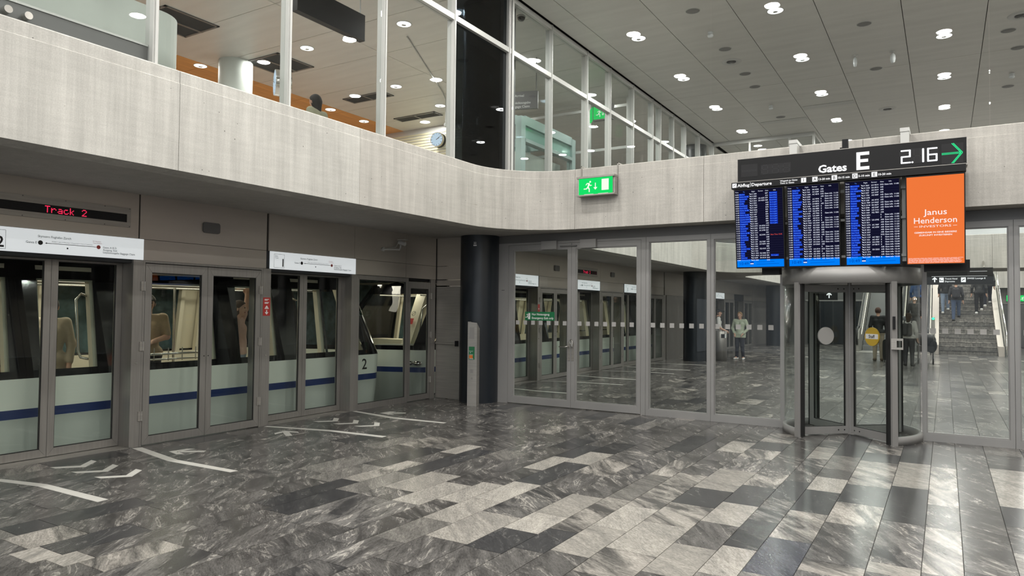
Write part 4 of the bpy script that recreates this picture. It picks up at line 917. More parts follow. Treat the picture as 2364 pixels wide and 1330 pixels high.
# ------------------------------------------------------------------ flight information screens, tilted forward
vv = Vector((0, -0.14, 1.06)).normalized(); nn = Vector((1, 0, 0)).cross(vv)
CITY = ['Madrid', 'Palma de M.', 'Bucharest', 'Geneva', 'Sofia', 'Frankfurt', 'Paris CDG', 'Palma de M.', 'Athens', 'Palma de M.', 'Istanbul SAW', 'Istanbul SAW', 'Thessaloniki', 'Singapore', 'Zagreb', 'Amsterdam', 'Catania', 'Palma de M.', 'Hamburg', 'Bucharest', 'Amsterdam', 'Rome', 'Ibiza', 'Berlin', 'London City', 'Munich', 'Pisa', 'Nice', 'Palermo', 'Palma de M.',
        'Belgrade', 'Geneva', 'Barcelona', 'Budapest', 'Lisbon', 'Dusseldorf', 'Stockholm', 'Brussels', 'Milan', 'Copenhagen', 'Dublin', 'Copenhagen', 'Split', 'Prague', 'Hannover', 'Nice', 'Porto', 'Brindisi', 'Valencia', 'Manchester', 'Paris CDG', 'Prague', 'Rome FCO', 'Frankfurt', 'London', 'Washington', 'Vienna', 'Tokyo NRT', 'Venice', 'Malaga',
        'Mauritius', 'Chicago', 'Los Angeles', 'Miami', 'London LHR', 'Warsaw', 'Dusseldorf', 'Venice', 'Lisbon', 'Montreal', 'New York', 'Newark', 'Shanghai', 'Oslo', 'Toronto', 'Bangkok', 'Hong Kong', 'Tirana', 'Pristina', 'New York', 'Stockholm', 'Punta Cana', 'Helsinki', 'Las Vegas', 'Zagreb', 'Amsterdam', 'Belgrade', 'Jersey', 'Frankfurt', 'Munich']
def screen_frame(t, x0, x1):
    F = Fr((x0, 9.86, 2.24), (1, 0, 0), vv, nn); W_, H_ = x1-x0, 1.069
    m = MB(); F.box(m, 0, W_, 0, H_, -0.075, 0.0); m.build('screen_case', 'black', t)
    return F, W_, H_
def flight_screen(idx, x0, x1, label):
    t = thing('flight_screen', label, 'screen', ((x0+x1)/2, 9.86, 2.24)); F, W_, H_ = screen_frame(t, x0, x1); rnd = random.Random(idx+3)
    m = MB(); F.quad(m, 0.012, W_-0.012, 0.012, H_-0.012, 0.001); m.build('display', 'scrbg', t)
    m = MB(); F.quad(m, 0.014, W_-0.014, 0.018, 0.118, 0.0018); m.build('info_bar', 'scrbar', t)
    m = MB(); F.text(m, '10:49', 0.05, 0.048, 0.055, 0.0025, width=0.115); F.line(m, 0.27, 0.055, 0.56, 0.06, 0.004, 0.0025); F.line(m, 0.27, 0.085, 0.50, 0.088, 0.004, 0.0025); F.quad(m, 0.185, 0.232, 0.048, 0.092, 0.0022); m.build('clock_time', 'scrnavy', t)
    W = MB(); B = MB(); T = MB(); L = MB(); Rr = MB(); c = 0.002; pitch = 0.0306; top = H_-0.055; sx = W_/0.637
    cols = dict(t=0.017, to=0.070, f=0.222, p=0.318, g=0.408, i=0.462) if idx == 0 else dict(t=0.017, to=0.074, f=0.217, p=0.315, g=0.415, i=0.462)
    F.quad(W, 0.188, 0.23, 0.056, 0.07, 0.0024)
    if idx > 0 or True:
        for s_, a in (('Time', cols['t']), ('To', cols['to']+0.05), ('Flight', cols['f']+0.01), ('Partner', cols['p']), ('Gate', cols['g']), ('Info', cols['i']+0.05)): F.text(T if s_ == 'To' else W, s_, a*sx, top+0.012, 0.021, c)
    for r in range(30):
        b = top-(r+1)*pitch+0.008
        F.quad(L, 0.016, W_-0.016, b-0.0075, b-0.0062, 0.0014)
        mins = 45+r*2 if idx == 0 else (72+r*2 if idx == 1 else 132+r*3); hh, mm = 10+mins//60, mins % 60
        F.text(W, '%02d:%02d' % (hh % 24, mm//5*5), cols['t']*sx, b, 0.022, c, bold=0.012)
        s_ = CITY[idx*30+r]; wd = min(0.0105*len(s_)+0.01, 0.135)
        F.quad(B, (cols['to']-0.003)*sx, (cols['to']+wd)*sx, b-0.005, b+0.021, 0.0016); F.text(T, s_, cols['to']*sx, b, 0.0225, c, width=wd-0.006, bold=0.008)
        F.poly(W, [((cols['f']-0.021)*sx, b+0.021), ((cols['f']-0.012)*sx, b+0.002), (cols['f']*sx-0.002, b+0.002), (cols['f']*sx-0.002, b+0.008)], c)
        F.text(W, 'LX %d' % rnd.randint(110, 2990), cols['f']*sx, b, 0.022, c, width=0.068+0.012*rnd.random(), bold=0.012)
        hasp = (idx == 0 and r in (2, 3, 14, 15, 16, 18, 21, 22, 24, 26, 27, 28)) or (idx == 1 and r not in (3, 24)) or (idx == 2 and r not in (5, 12, 13, 15, 18, 19, 20, 25, 27, 28))
        if hasp: F.text(W, '%s %d' % (rnd.choice(['AC', 'UA', 'LH', 'AZ', 'SQ', 'SN']), rnd.randint(3000, 9990)), cols['p']*sx, b, 0.022, c, width=0.078, bold=0.012)
        F.text(W, ('%s%d' % (rnd.choice('ABDE'), rnd.randint(10, 86))) if idx == 0 else rnd.choice(['A/B', 'A/B', 'E', 'A/B', 'D32']), cols['g']*sx, b, 0.022, c, bold=0.012)
        if idx == 0 and (r < 14 or r == 27):
            s_ = 'Boarding' if r < 4 else 'Go to gate'; F.quad(B, (cols['i']-0.003)*sx, (cols['i']+0.098)*sx, b-0.005, b+0.021, 0.0016); F.text(T, s_, cols['i']*sx, b, 0.0225, c, width=0.088, bold=0.008)
        elif idx == 0 and r == 18: F.text(Rr, 'New Time 10:45', cols['i']*sx, b, 0.022, c, width=0.145)
        elif (idx == 1 and r not in (0, 1, 9, 11, 17, 23)) or (idx == 2 and r not in (1, 2, 3, 6, 10, 11)): F.text(W, 'Gate info', cols['i']*sx, b, 0.022, c, width=0.09, bold=0.012); F.text(W, '1%d:%02d' % (1+r//18, (5*r) % 60), (cols['i']+0.108)*sx, b, 0.022, c, width=0.05, bold=0.012)
    for q_, n_, m_ in ((L, 'row_lines', 'scrline'), (B, 'blue_fields', 'scrblue'), (T, 'blue_lettering', 'scrltblue'), (W, 'white_lettering', 'scrwhite')): tag(q_.build(n_, m_, t), kind='stuff')
    if Rr.v: Rr.build('red_lettering', 'scrred', t)
flight_screen(0, -2.432, -1.797, 'departure screen below the Abflug heading, with blue boarding notices')
flight_screen(1, -1.757, -1.124, 'departure screen with thirty rows between two other flight screens')
flight_screen(2, -1.070, -0.450, 'departure screen beside the orange advertisement')
t = thing('advert_screen', 'orange advertising screen with white investor lettering below the gate sign', 'screen', (-0.09, 9.86, 2.24)); F, W_, H_ = screen_frame(t, -0.395, 0.215)
m = MB(); F.quad(m, 0.012, W_-0.012, 0.012, H_-0.014, 0.001); m.build('display', 'orange', t)
m = MB(); c = 0.002; x = W_/2
F.text(m, 'Janus', x, 0.595, 0.098, c, 0, 'c', 0.006, 0.24); F.text(m, 'Henderson', x, 0.497, 0.098, c, 0, 'c', 0.006, 0.44); F.text(m, 'INVESTORS', x, 0.447, 0.036, c, 0, 'c', 0.0, 0.325); F.line(m, x-0.22, 0.459, x-0.18, 0.459, 0.004, c); F.line(m, x+0.18, 0.459, x+0.22, 0.459, 0.004, c)
F.text(m, 'GEMEINSAM IN EINE BESSERE', x, 0.378, 0.026, c, 0, 'c', 0.02, 0.435); F.text(m, 'ZUKUNFT INVESTIEREN', x, 0.345, 0.026, c, 0, 'c', 0.02, 0.34); m.build('lettering', 'adwhite', t)
m = MB()
for i in range(6):
    a = 0.022
    while a < W_-0.06:
        b = a+0.02+0.05*random.random(); F.quad(m, a, min(b, W_-0.024), 0.022+i*0.0105, 0.0285+i*0.0105, c); a = b+0.006
m.build('small_print', 'adpink', t)

# ------------------------------------------------------------------ exit signs
t = thing('exit_sign', 'lit green exit sign with running figure hung on the concrete parapet', 'exit sign', (-4.66, 10.2, 3.47)); F = frY(10.10)
m = MB(); F.box(m, -4.99, -4.34, 3.735, 3.765, -0.14, 0.02); F.box(m, -4.99, -4.34, 3.455, 3.475, -0.14, 0.02); F.box(m, -4.965, -4.375, 3.475, 3.735, -0.12, -0.002, 1); F.box(m, -4.985, -4.97, 3.46, 3.97, -0.15, -0.135); F.box(m, -4.36, -4.345, 3.46, 3.97, -0.15, -0.135); F.box(m, -4.985, -4.97, 3.955, 3.97, -0.30, -0.135); F.box(m, -4.36, -4.345, 3.955, 3.97, -0.30, -0.135); F.box(m, -4.37, -4.345, 3.475, 3.735, -0.12, -0.02); m.build('sign_box', ['steel', 'framel'], t)
m = MB(); F.box(m, -4.955, -4.375, 3.478, 3.733, -0.002, 0.0); m.build('lit_face', 'exitgreen', t)
m = MB(); runner(F, m, -4.815, 3.515, 0.175, 0.002); F.quad(m, -4.673, -4.659, 3.56, 3.655, 0.002); F.poly(m, [(-4.666, 3.545), (-4.632, 3.585), (-4.70, 3.585)], 0.002); F.quad(m, -4.56, -4.44, 3.53, 3.705, 0.002)
F.quad(m, -4.86, -4.70, 3.4785, 3.4835, 0.002); F.quad(m, -4.62, -4.45, 3.4785, 3.4835, 0.002); m.build('pictogram', 'exitwhite', t)

# ------------------------------------------------------------------ lamps and fittings in the ceiling
def ring_lamp(x, y, label, group):
    t = thing('ring_downlight', label, 'ceiling lamp', (x, y, ZC), group)
    m = MB(); m.lathe([(0.135, -0.004), (0.147, -0.008), (0.155, -0.006), (0.155, 0.0)], (x, y, ZC), 28); m.build('trim_ring', 'framel', t)
    m = MB(); m.cyl((x, y, ZC-0.0075), (x, y, ZC-0.0035), 0.136, 28); m.build('diffuser', 'lampglow', t)
    m = MB(); m.lathe([(0.0, -0.028), (0.045, -0.026), (0.058, -0.016), (0.060, -0.008)], (x, y, ZC), 20); m.build('hub', 'framel', t)
    return t
HL = [(-5.28, 13.47), (-2.62, 13.47), (0.03, 16.39), (-2.62, 16.39), (-5.28, 16.39), (-5.28, 19.31), (-2.62, 19.31), (0.03, 19.31), (-2.62, 22.21), (0.03, 22.21), (-5.28, 22.21)]
t0 = ring_lamp(*HL[0], 'white ring downlight in the grey ceiling of the open hall', 'hall ring downlights')
ROWN = {13.47: 'first', 16.39: 'second', 19.31: 'third', 22.21: 'fourth'}; COLN_ = {-5.28: 'column of lamps along the glazing', -2.62: 'middle column of lamps', 0.03: 'column of lamps over the advert', 2.69: 'outermost column of lamps'}
def hlab(x, y): return 'ring downlight in the hall ceiling, %s row, %s' % (ROWN[y], COLN_[x])
t0['label'] = hlab(*HL[0])
for x, y in HL[1:]: copy_tree(t0, (x-HL[0][0], y-HL[0][1], 0), label=hlab(x, y))
u0 = ring_lamp(*UP_LIGHTS[0], 'white ring downlight in the upper floor ceiling behind the glazing', 'upper floor ring downlights')
URW = [('nearest', 0, 11), ('second', 11, 14.2), ('third', 14.2, 17), ('fourth', 17, 20), ('last', 20, 30)]; ORD = ['first', 'second', 'third', 'fourth', 'fifth', 'sixth', 'seventh']
def ulab(x, y):
    n_, a, b = [r for r in URW if r[1] <= y < r[2]][0]; k = sorted(q for q, r in UP_LIGHTS if a <= r < b).index(x)
    return 'upper floor ring downlight, %s row, %s from the wooden ceiling side' % (n_, ORD[k])
u0['label'] = ulab(*UP_LIGHTS[0])
for x, y in UP_LIGHTS[1:]: copy_tree(u0, (x-UP_LIGHTS[0][0], y-UP_LIGHTS[0][1], 0), label=ulab(x, y))
def vent(x, y, label):
    t = thing('air_outlet', label, 'vent', (x, y, ZC))
    m = MB(); m.lathe([(0.10, -0.004), (0.13, -0.02), (0.20, -0.016), (0.215, 0.0)], (x, y, ZC), 32); m.build('outlet_ring', 'framel', t)
    m = MB(); m.lathe([(0, -0.03), (0.03, -0.028), (0.04, -0.012), (0.10, -0.006)], (x, y, ZC), 24)
    for k in range(18):
        a = 2*PI*k/18; m.bar((x+0.035*math.cos(a), y+0.035*math.sin(a), ZC-0.014), (x+0.10*math.cos(a), y+0.10*math.sin(a), ZC-0.014), 0.006, 0.01)
    m.build('swirl_vanes', 'framed', t)
vent(-4.0, 15.76, 'round air outlet in the hall ceiling beside the second row of ring lamps'); vent(-1.29, 21.54, 'round air outlet in the hall ceiling near the departure sign'); vent(1.246, 15.95, 'round air outlet cut by the picture edge')
d0 = None
DY = {12.72: 'first', 14.93: 'second', 16.73: 'third', 17.82: 'fourth', 20.97: 'last', 14.94: 'first', 17.84: 'second', 16.69: 'first', 17.88: 'second', 20.81: 'last'}
def dl(x, y): return 'flat grey cover disc in the ceiling, %s of the row %s' % (DY[y], 'beside the glass joint' if x < -3 else ('over the departure screens' if x < 0 else 'at the picture edge'))
for x, y in ((-3.93, 12.72), (-3.92, 14.93), (-3.93, 16.73), (-3.95, 17.82), (-1.28, 14.94), (-1.29, 17.84), (1.34, 17.88), (1.35, 20.81), (1.10, 16.69), (-3.94, 20.97)):
    if d0 is None:
        d0 = thing('ceiling_disc', dl(x, y), 'cover', (x, y, ZC), 'cover discs in the ceiling'); m = MB(); m.lathe([(0, -0.006), (0.118, -0.006), (0.125, 0)], (x, y, ZC), 24); m.build('cover_plate', pmat('ceiling_disc_grey', (0.22, 0.215, 0.21), 0.6), d0); c0 = (x, y)
        m = MB(); m.lathe([(0.125, 0), (0.125, -0.008), (0.133, -0.008), (0.136, 0)], (x, y, ZC), 24); m.build('cover_rim', 'framel', d0)
    else: copy_tree(d0, (x-c0[0], y-c0[1], 0), label=dl(x, y))
k0 = None
for x, y, lb in ((-3.931, 13.874, 'white smoke detector hanging near the joint of the frameless glass'), (-3.946, 19.696, 'white smoke detector hanging before the far row of lamps'), (1.36, 19.758, 'white smoke detector hanging close to the picture edge')):
    t = thing('smoke_detector', lb, 'detector', (x, y, ZC))
    m = MB(); m.lathe([(0.05, 0), (0.055, -0.02), (0.04, -0.03), (0.03, -0.05)], (x, y, ZC), 16); m.build('detector_base', 'white', t)
    m = MB(); m.lathe([(0.05, -0.05), (0.058, -0.075), (0.045, -0.10), (0, -0.105)], (x, y, ZC), 16); m.build('detector_head', 'white', t)
for x, y, lb in ((-1.609, 16.702, 'bagged sprinkler head, the slimmer of two hanging from the ceiling'), (-0.899, 16.817, 'bagged sprinkler head, the wider of two hanging from the ceiling')):
    t = thing('sprinkler_head', lb, 'sprinkler', (x, y, ZC)); sx = 0.8 if x < -1.2 else 1.1
    m = MB(); m.lathe([(0.06, 0), (0.06, -0.015), (0.015, -0.02), (0.015, -0.07)], (x, y, ZC), 14); m.build('pipe_stub', 'framel', t)
    m = MB(); m.lathe([(0.02, -0.05), (0.045*sx, -0.09), (0.05*sx, -0.17), (0.035*sx, -0.24), (0, -0.25)], (x, y, ZC), 9); m.build('plastic_bag', 'white', t)
t = thing('dome_camera', 'dark dome camera on the ceiling behind the upper glazing', 'camera', (-6.79, 11.33, ZC))
m = MB(); m.lathe([(0.09, 0), (0.09, -0.02), (0.075, -0.03)], (-6.79, 11.33, ZC), 20); m.build('dome_base', 'framel', t)
m = MB(); m.lathe([(0.075, -0.028), (0.07, -0.06), (0.045, -0.09), (0, -0.10)], (-6.79, 11.33, ZC), 20); m.build('dome', 'blackgl', t)

for o in bpy.data.objects:
    if o.type == 'MESH' and o.name.split('.')[0] in ('lettering', 'header_lettering', 'lit_lettering', 'header_symbols', 'small_print', 'led_matrix', 'unlit_digits') and 'kind' not in o.keys(): o['kind'] = 'stuff'

# ------------------------------------------------------------------ tunnel beyond the doors
TN = thing('tunnel', kind='structure')
m = MB()
n = 60; vs = []
rr = random.Random(2)
NY, NZ = 90, 14
for i in range(NY+1):
    for j in range(NZ+1):
        y = -6+52*i/NY; z = -1.0+3.93*j/NZ; x = -12.1+0.25*math.sin(z*0.7)-0.10*rr.random()
        if j == NZ: x = -11.6
        vs.append((x, y, z))
m.add(vs, [(i*(NZ+1)+j, (i+1)*(NZ+1)+j, (i+1)*(NZ+1)+j+1, i*(NZ+1)+j+1) for i in range(NY) for j in range(NZ)], 0, True)
m.build('rock_wall', 'rock', TN)
m = MB(); m.box(-12.6, -8.3, -6, 46, -1.05, -0.95); m.build('track_bed', 'void', TN)
m = MB(); m.box(-12.6, -8.4, -6, 46, 2.94, 2.964); m.build('tunnel_roof', 'void', TN)
for y in (-6.0, 45.9):
    m = MB(); m.box(-12.6, -8.3, y, y+0.1, -1, 2.95); m.build('tunnel_end', 'void', TN)
m = MB(); m.box(-8.75, -8.36, -6, 46, -0.95, -0.03); m.build('platform_edge', 'void', TN)
for y in (1.0, 5.0, 9.6, 13.5, 17.5, 22):
    m = MB(); m.box(-11.72, -11.6, y-0.8, y+0.8, 2.80, 2.93); m.build('tunnel_light', 'framel', TN)

# ------------------------------------------------------------------ metro cars
XN, XF = -8.56, -11.2          # platform side, far side
def metro_car(ya, yb, nose_sign, wins, label, number=None, lean=0.42, back=True):
    """ya = plain end, yb = nose end at belt height (nose_sign +1: nose towards +Y). wins = window spans along Y on the platform side"""
    t = thing('metro_car', label, 'train', (XN, (ya+yb)/2, 0))
    s = nose_sign; hw = (XN-XF)/2; xc = (XN+XF)/2
    levels = [(-0.25, 0.05, -0.10), (0.0, 0.0, -0.06), (0.415, 0.0, 0.0), (0.515, 0.0, 0.0), (0.845, 0.0, 0.02), (0.93, 0.004, -0.02), (1.95, 0.17, -lean*1.02), (2.22, 0.25, -lean*1.25), (2.50, 0.60, -lean*1.9)]
    ybr = sorted(set([ya]+[q for a, b in wins for q in (a, b) if (q-ya)*s > 0])) if s > 0 else sorted(set([ya]+[q for a, b in wins for q in (a, b)]), reverse=True)
    nc = 9; rc = 0.62; bulge = 0.30
    def outline(inset, dy):
        pts = []
        for q in ybr: pts.append((XN-inset, q))
        ye = yb+s*dy
        k0 = len(pts)
        # rounded corner then bulged front to the far corner
        for i in range(nc+1):
            a = i/nc*PI/2; x = XN-inset-0.30*(1-math.cos(a)); y = ye-s*0.10*(1-math.sin(a)) if False else ye-s*0.30*(1-math.sin(a))
            pts.append((x, y))
        for i in range(1, 10):
            u = i/10; x = XN-inset-0.30+(XF+inset+0.30-(XN-inset-0.30))*u; pts.append((x, ye+s*bulge*math.sin(PI*u)))
        for i in range(nc+1):
            a = PI/2-i/nc*PI/2; pts.append((XF+inset+0.30*(1-math.cos(a)), ye-s*0.30*(1-math.sin(a))))
        for q in reversed(ybr): pts.append((XF+inset, q))
        return pts, k0
    rings = []; 
    for z, ins, dy in levels:
        p, k0 = outline(ins, dy); rings.append([(x, y, z) for x, y in p])
    NP = len(rings[0]); nb = len(ybr)
    def iswin(i):      # segment i..i+1 on near side
        if i >= nb-1: return False
        a, b = sorted((rings[0][i][1], rings[0][i+1][1])); return any(abs(a-w0) < 1e-3 and abs(b-w1) < 1e-3 for w0, w1 in wins)
    body = MB(); lower = MB(); stripe = MB(); band = MB(); roof = MB(); wn = []; front = MB(); far = MB()
    for L in range(len(levels)-1):
        for i in range(NP-1):
            q = [rings[L][i], rings[L][i+1], rings[L+1][i+1], rings[L+1][i]]
            if s < 0: q = q[::-1]
            f = [(0, 1, 2, 3)]
            farside = i >= NP-nb; frontseg = nb+nc-1 <= i < nb+nc+9
            if L in (0, 1): lower.add(q, f, 0, True)
            elif L == 2: stripe.add(q, f, 0, True)
            elif L == 3: body.add(q, f, 0, True)
            elif L == 4: band.add(q, f, 0, True)
            elif L == 5:
                if iswin(i): wn.append(q)
                elif i == nb-1: wn.append((q, 'side'))
                elif frontseg: front.add(q, f, 0, True)
                elif farside and iswin(NP-2-i): wn.append((q, 'far'))
                elif farside: far.add(q, f)
                elif nb-1 < i < nb+nc: band.add(q, f)
                else: band.add(q, f)
            elif L == 6: band.add(q, f)
            else: roof.add(q, f, 0, True)
    body.build('car_body', 'whitebody', t); lower.build('skirt', 'greybody', t); stripe.build('side_stripe', 'blue', t); band.build('window_band', 'blackgl', t); roof.build('roof', 'framed', t); front.build('windshield', 'trainglass', t)
    if far.v: far.build('far_side_lining', 'cream', t)
    for q in wn:
        m = MB()
        if isinstance(q, tuple):
            if q[1] == 'side':   # triangular quarter light behind the slanted pillar
                a, b, c, d = [Vector(v) for v in q[0]]
                P = [a, b, c, d] if s > 0 else [b, a, d, c]
                A, B, C, D = P   # A near bottom, B nose bottom, C nose top, D near top
                m.add([A+(B-A)*0.05, A+(B-A)*0.80, D+(C-D)*0.80, D+(C-D)*0.05], [(0, 1, 2, 3)]); m.build('quarter_pane', 'trainglass', t)
                m = MB(); off = Vector((0.012, 0, 0)); m.add([A+off, A+(B-A)*0.05+off, D+(C-D)*0.05+off, D+off], [(0, 1, 2, 3)]); m.add([A+(B-A)*0.80+off, B+off, C+off, D+(C-D)*0.80+off], [(0, 1, 2, 3)]); m.build('pillar_cover', 'blackgl', t)
            else: m.add(q[0], [(0, 1, 2, 3)]); m.build('window_pane', 'trainglass', t)
        else: m.add(q, [(0, 1, 2, 3)]); m.build('window_pane', 'trainglass', t)
    # lining: floor, ceiling, pillars between windows, lamps, rails
    y0, y1 = sorted((ya, yb-s*0.75))
    m = MB(); m.box(XF+0.05, XN-0.05, y0, y1+0.3*(s > 0), 0.02, 0.06); m.build('saloon_floor', 'framed', t)
    m = MB(); m.box(XF+0.22, XN-0.24, y0, y1, 2.16, 2.20); m.build('saloon_ceiling', 'cream', t)
    for x in (XN-0.75, XF+0.75):
        m = MB(); m.box(x-0.06, x+0.06, y0+0.1, y1-0.1, 2.135, 2.155); m.build('saloon_lamp', 'trainlamp', t)
        m = MB(); m.tube([(x, y0+0.1, 1.93), (x, y1-0.1, 1.93)], 0.016, 8); m.build('grab_rail', 'chrome', t)
    m = MB(); m.box(XN-0.14, XN-0.05, y0, y1, 0.06, 0.90); m.build('side_lining', 'cream', t)
    m = MB(); m.box(XF+0.05, XF+0.14, y0, y1, 0.06, 0.90); m.build('side_lining', 'cream', t)
    for a, b in wins:
        for q in (a, b):
            if not (min(ya, yb) < q < max(ya, yb)): continue
            for X, sg in ((XN, -1), (XF, 1)):
                m = MB(); x0 = X+sg*0.05; x1 = X+sg*0.21; dd = 0.05 if q == a else -0.05; dd *= 1 if b > a else -1
                y_ = q-dd*0.2
                m.hexa([(x0, y_-0.035, 0.9), (x0+sg*0.09, y_-0.035, 0.9), (x0+sg*0.09, y_+0.035, 0.9), (x0, y_+0.035, 0.9), (x1, y_-0.035, 2.0), (x1+sg*0.09, y_-0.035, 2.0), (x1+sg*0.09, y_+0.035, 2.0), (x1, y_+0.035, 2.0)]); m.build('window_pillar', 'cream', t)
        # top edge lining of the window
        m = MB(); m.box(XN-0.34, XN-0.20, a, b, 1.93, 2.10); m.build('head_lining', 'cream', t)
        m = MB(); m.box(XF+0.20, XF+0.34, a, b, 1.93, 2.10); m.build('head_lining', 'cream', t)
    return t
WIN_A = [(0.2, 1.3), (1.7, 2.5), (2.85, 3.68), (3.99, 4.605), (5.08, 6.205), (6.60, 7.25), (7.64, 8.21)]
carA = metro_car(-4.0, 9.62, 1, WIN_A, 'white metro car with blue stripe and number 2, carrying passengers behind the doors')
WIN_B = [(12.9, 13.9), (14.4, 15.3), (15.8, 16.9), (17.4, 18.3), (18.8, 19.8), (20.3, 21.2)]
carB = metro_car(26.0, 10.72, -1, WIN_B, 'white metro car facing with slanted windshield and headlamp, beyond the number 2 car', lean=0.85)
# painted number, rails and poles, doors' grab handles in the first car
F = frX(XN+0.004)
m = MB(); F.text(m, '2', 9.06, 0.60, 0.255, 0, width=0.12, bold=0.012); m.build('car_number', 'ink', carA)
for y, x in ((4.33, -9.02), (6.4, -9.85), (7.9, -9.4), (2.2, -9.5)):
    m = MB(); m.tube([(x, y, 0.06), (x, y, 2.16)], 0.02, 10); m.build('grab_pole', 'chrome', carA)
for y in (4.50, 7.72):
    m = MB(); m.tube([(-8.80, y+0.09, 1.76), (-8.86, y+0.05, 1.79), (-8.88, y, 1.72), (-8.80, y, 1.10), (-8.80, y+0.03, 1.03), (-8.74, y+0.09, 1.01)], 0.015, 8); m.build('grab_handle', 'chrome', carA)
m = MB(); m.tube([(-8.80, 5.15, 1.02), (-8.80, 6.1, 1.02)], 0.016, 8); m.tube([(-8.80, 5.2, 0.95), (-8.80, 6.1, 0.95)], 0.012, 8)
for k in range(5): m.tube([(-8.80, 5.25+0.2*k, 0.93), (-8.80, 5.25+0.2*k, 1.1)], 0.007, 6)
m.build('barrier_rail', 'chrome', carA)
m = MB(); m.hexa([(-8.77, 5.12, 1.955), (-8.76, 5.12, 1.955), (-8.76, 6.1, 1.955), (-8.77, 6.1, 1.955), (-8.81, 5.12, 2.06), (-8.795, 5.12, 2.06), (-8.795, 6.1, 2.06), (-8.81, 6.1, 2.06)]); m.build('route_display', 'black', carA)
m = MB()
for a, b in ((5.18, 5.40), (5.43, 5.66), (5.69, 5.92)): m.add([(-8.735, a, 1.965), (-8.735, b, 1.965), (-8.765, b, 2.045), (-8.765, a, 2.045)], [(0, 1, 2, 3)])
m.build('display_panels', 'bluedisp', carA)
# slanted bright wiper column and interior column seen through the nose
m = MB(); m.hexa([(-9.25, 9.5, 0.85), (-9.05, 9.5, 0.85), (-9.05, 9.6, 0.85), (-9.25, 9.6, 0.85), (-9.35, 9.1, 2.0), (-9.15, 9.1, 2.0), (-9.15, 9.2, 2.0), (-9.35, 9.2, 2.0)]); m.build('front_pillar', 'cream', carA)
# nose details of the second car: headlamp, wiper, stickers
m = MB()
for k in range(2): m.ell((-8.66-0.20*k, 10.66-0.075*k*0+0.02, 0.60), 0.10, 0.07, 0.05)
m.build('headlamp', 'chrome', carB)
m = MB(); m.tube([(-8.80, 10.60, 0.90), (-8.95, 10.72, 1.25)], 0.012, 6); m.tube([(-8.70, 10.9, 0.95), (-9.6, 10.55, 0.93)], 0.010, 6); m.build('wiper', 'framel', carB)
m = MB(); m.hexa([(-9.75, 11.45, 0.85), (-9.5, 11.45, 0.85), (-9.5, 11.6, 0.85), (-9.75, 11.6, 0.85), (-9.65, 11.9, 2.05), (-9.4, 11.9, 2.05), (-9.4, 12.05, 2.05), (-9.65, 12.05, 2.05)]); fp = m.build('inner_pillar', 'cream', carB)
Fs = Fr((-9.56, 11.62, 1.45), (1, 0, 0), Vector((0.08, 0.37, 1)).normalized(), Vector((0, -0.93, 0.36)))
m = MB(); Fs.quad(m, -0.06, 0.05, -0.14, -0.01, 0.012); m.build('red_notice', 'redst', carB)
m = MB(); Fs.ring(m, 0.0, 0.10, 0.042, 0.052, 0.012); Fs.line(m, -0.035, 0.065, 0.035, 0.135, 0.012, 0.012); m.build('round_notice', 'ink', carB)
m = MB(); m.tube([(-9.2, 11.55, 1.0), (-9.15, 11.7, 1.5), (-9.2, 11.8, 1.72), (-9.3, 11.8, 1.75), (-9.36, 11.7, 1.65), (-9.33, 11.55, 1.0)], 0.015, 8); m.build('grab_handle', 'chrome', carB)
m = MB(); m.box(-10.9, -8.85, 11.75, 12.2, 0.06, 0.98); m.build('front_console', 'cream', carB)

# ------------------------------------------------------------------ upper floor behind the glazing
WB = thing('wall_back', kind='structure')
m = MB(); m.box(-18.4, 8.4, 45.6, 45.8, 0, ZC); m.build('wall_plaster', 'white', WB)
W2 = thing('wall_right', kind='structure'); m = MB(); m.box(8.3, 8.5, -8, 45.8, 0, ZC); m.build('wall_plaster', 'concrete2', W2)
W3 = thing('wall_upper_left', kind='structure'); m = MB(); m.box(-18.5, -18.3, -8, 45.8, 3.3, ZC); m.build('wall_plaster', 'wood', W3)
# pale rounded wall and round column
m = MB(); pts = [(-8.5, -6), (-8.5, 5.25)]+[(-8.9+0.4*math.cos(a), 5.25+0.4*math.sin(a)) for a in [PI/2*i/8 for i in range(9)]]+[(-10.5, 5.65), (-10.5, -6)]
m.prism([(x, y, 3.3) for x, y in pts], (0, 0, 2.12), 0)
WU = thing('wall_rounded', kind='structure'); m.build('wall_plaster', 'rcol', WU)
t = thing('round_column', 'pale round column on the upper floor under a wooden ceiling', 'column', (-13.68, 10.25, 3.3))
m = MB(); m.cyl((-13.68, 10.25, 3.3), (-13.68, 10.25, ZC), 0.365, 40); m.build('column_shaft', 'rcol', t)
m = MB(); m.cyl((-13.68, 10.25, 3.3), (-13.68, 10.25, 3.4), 0.375, 40); m.build('column_foot', 'framed', t)
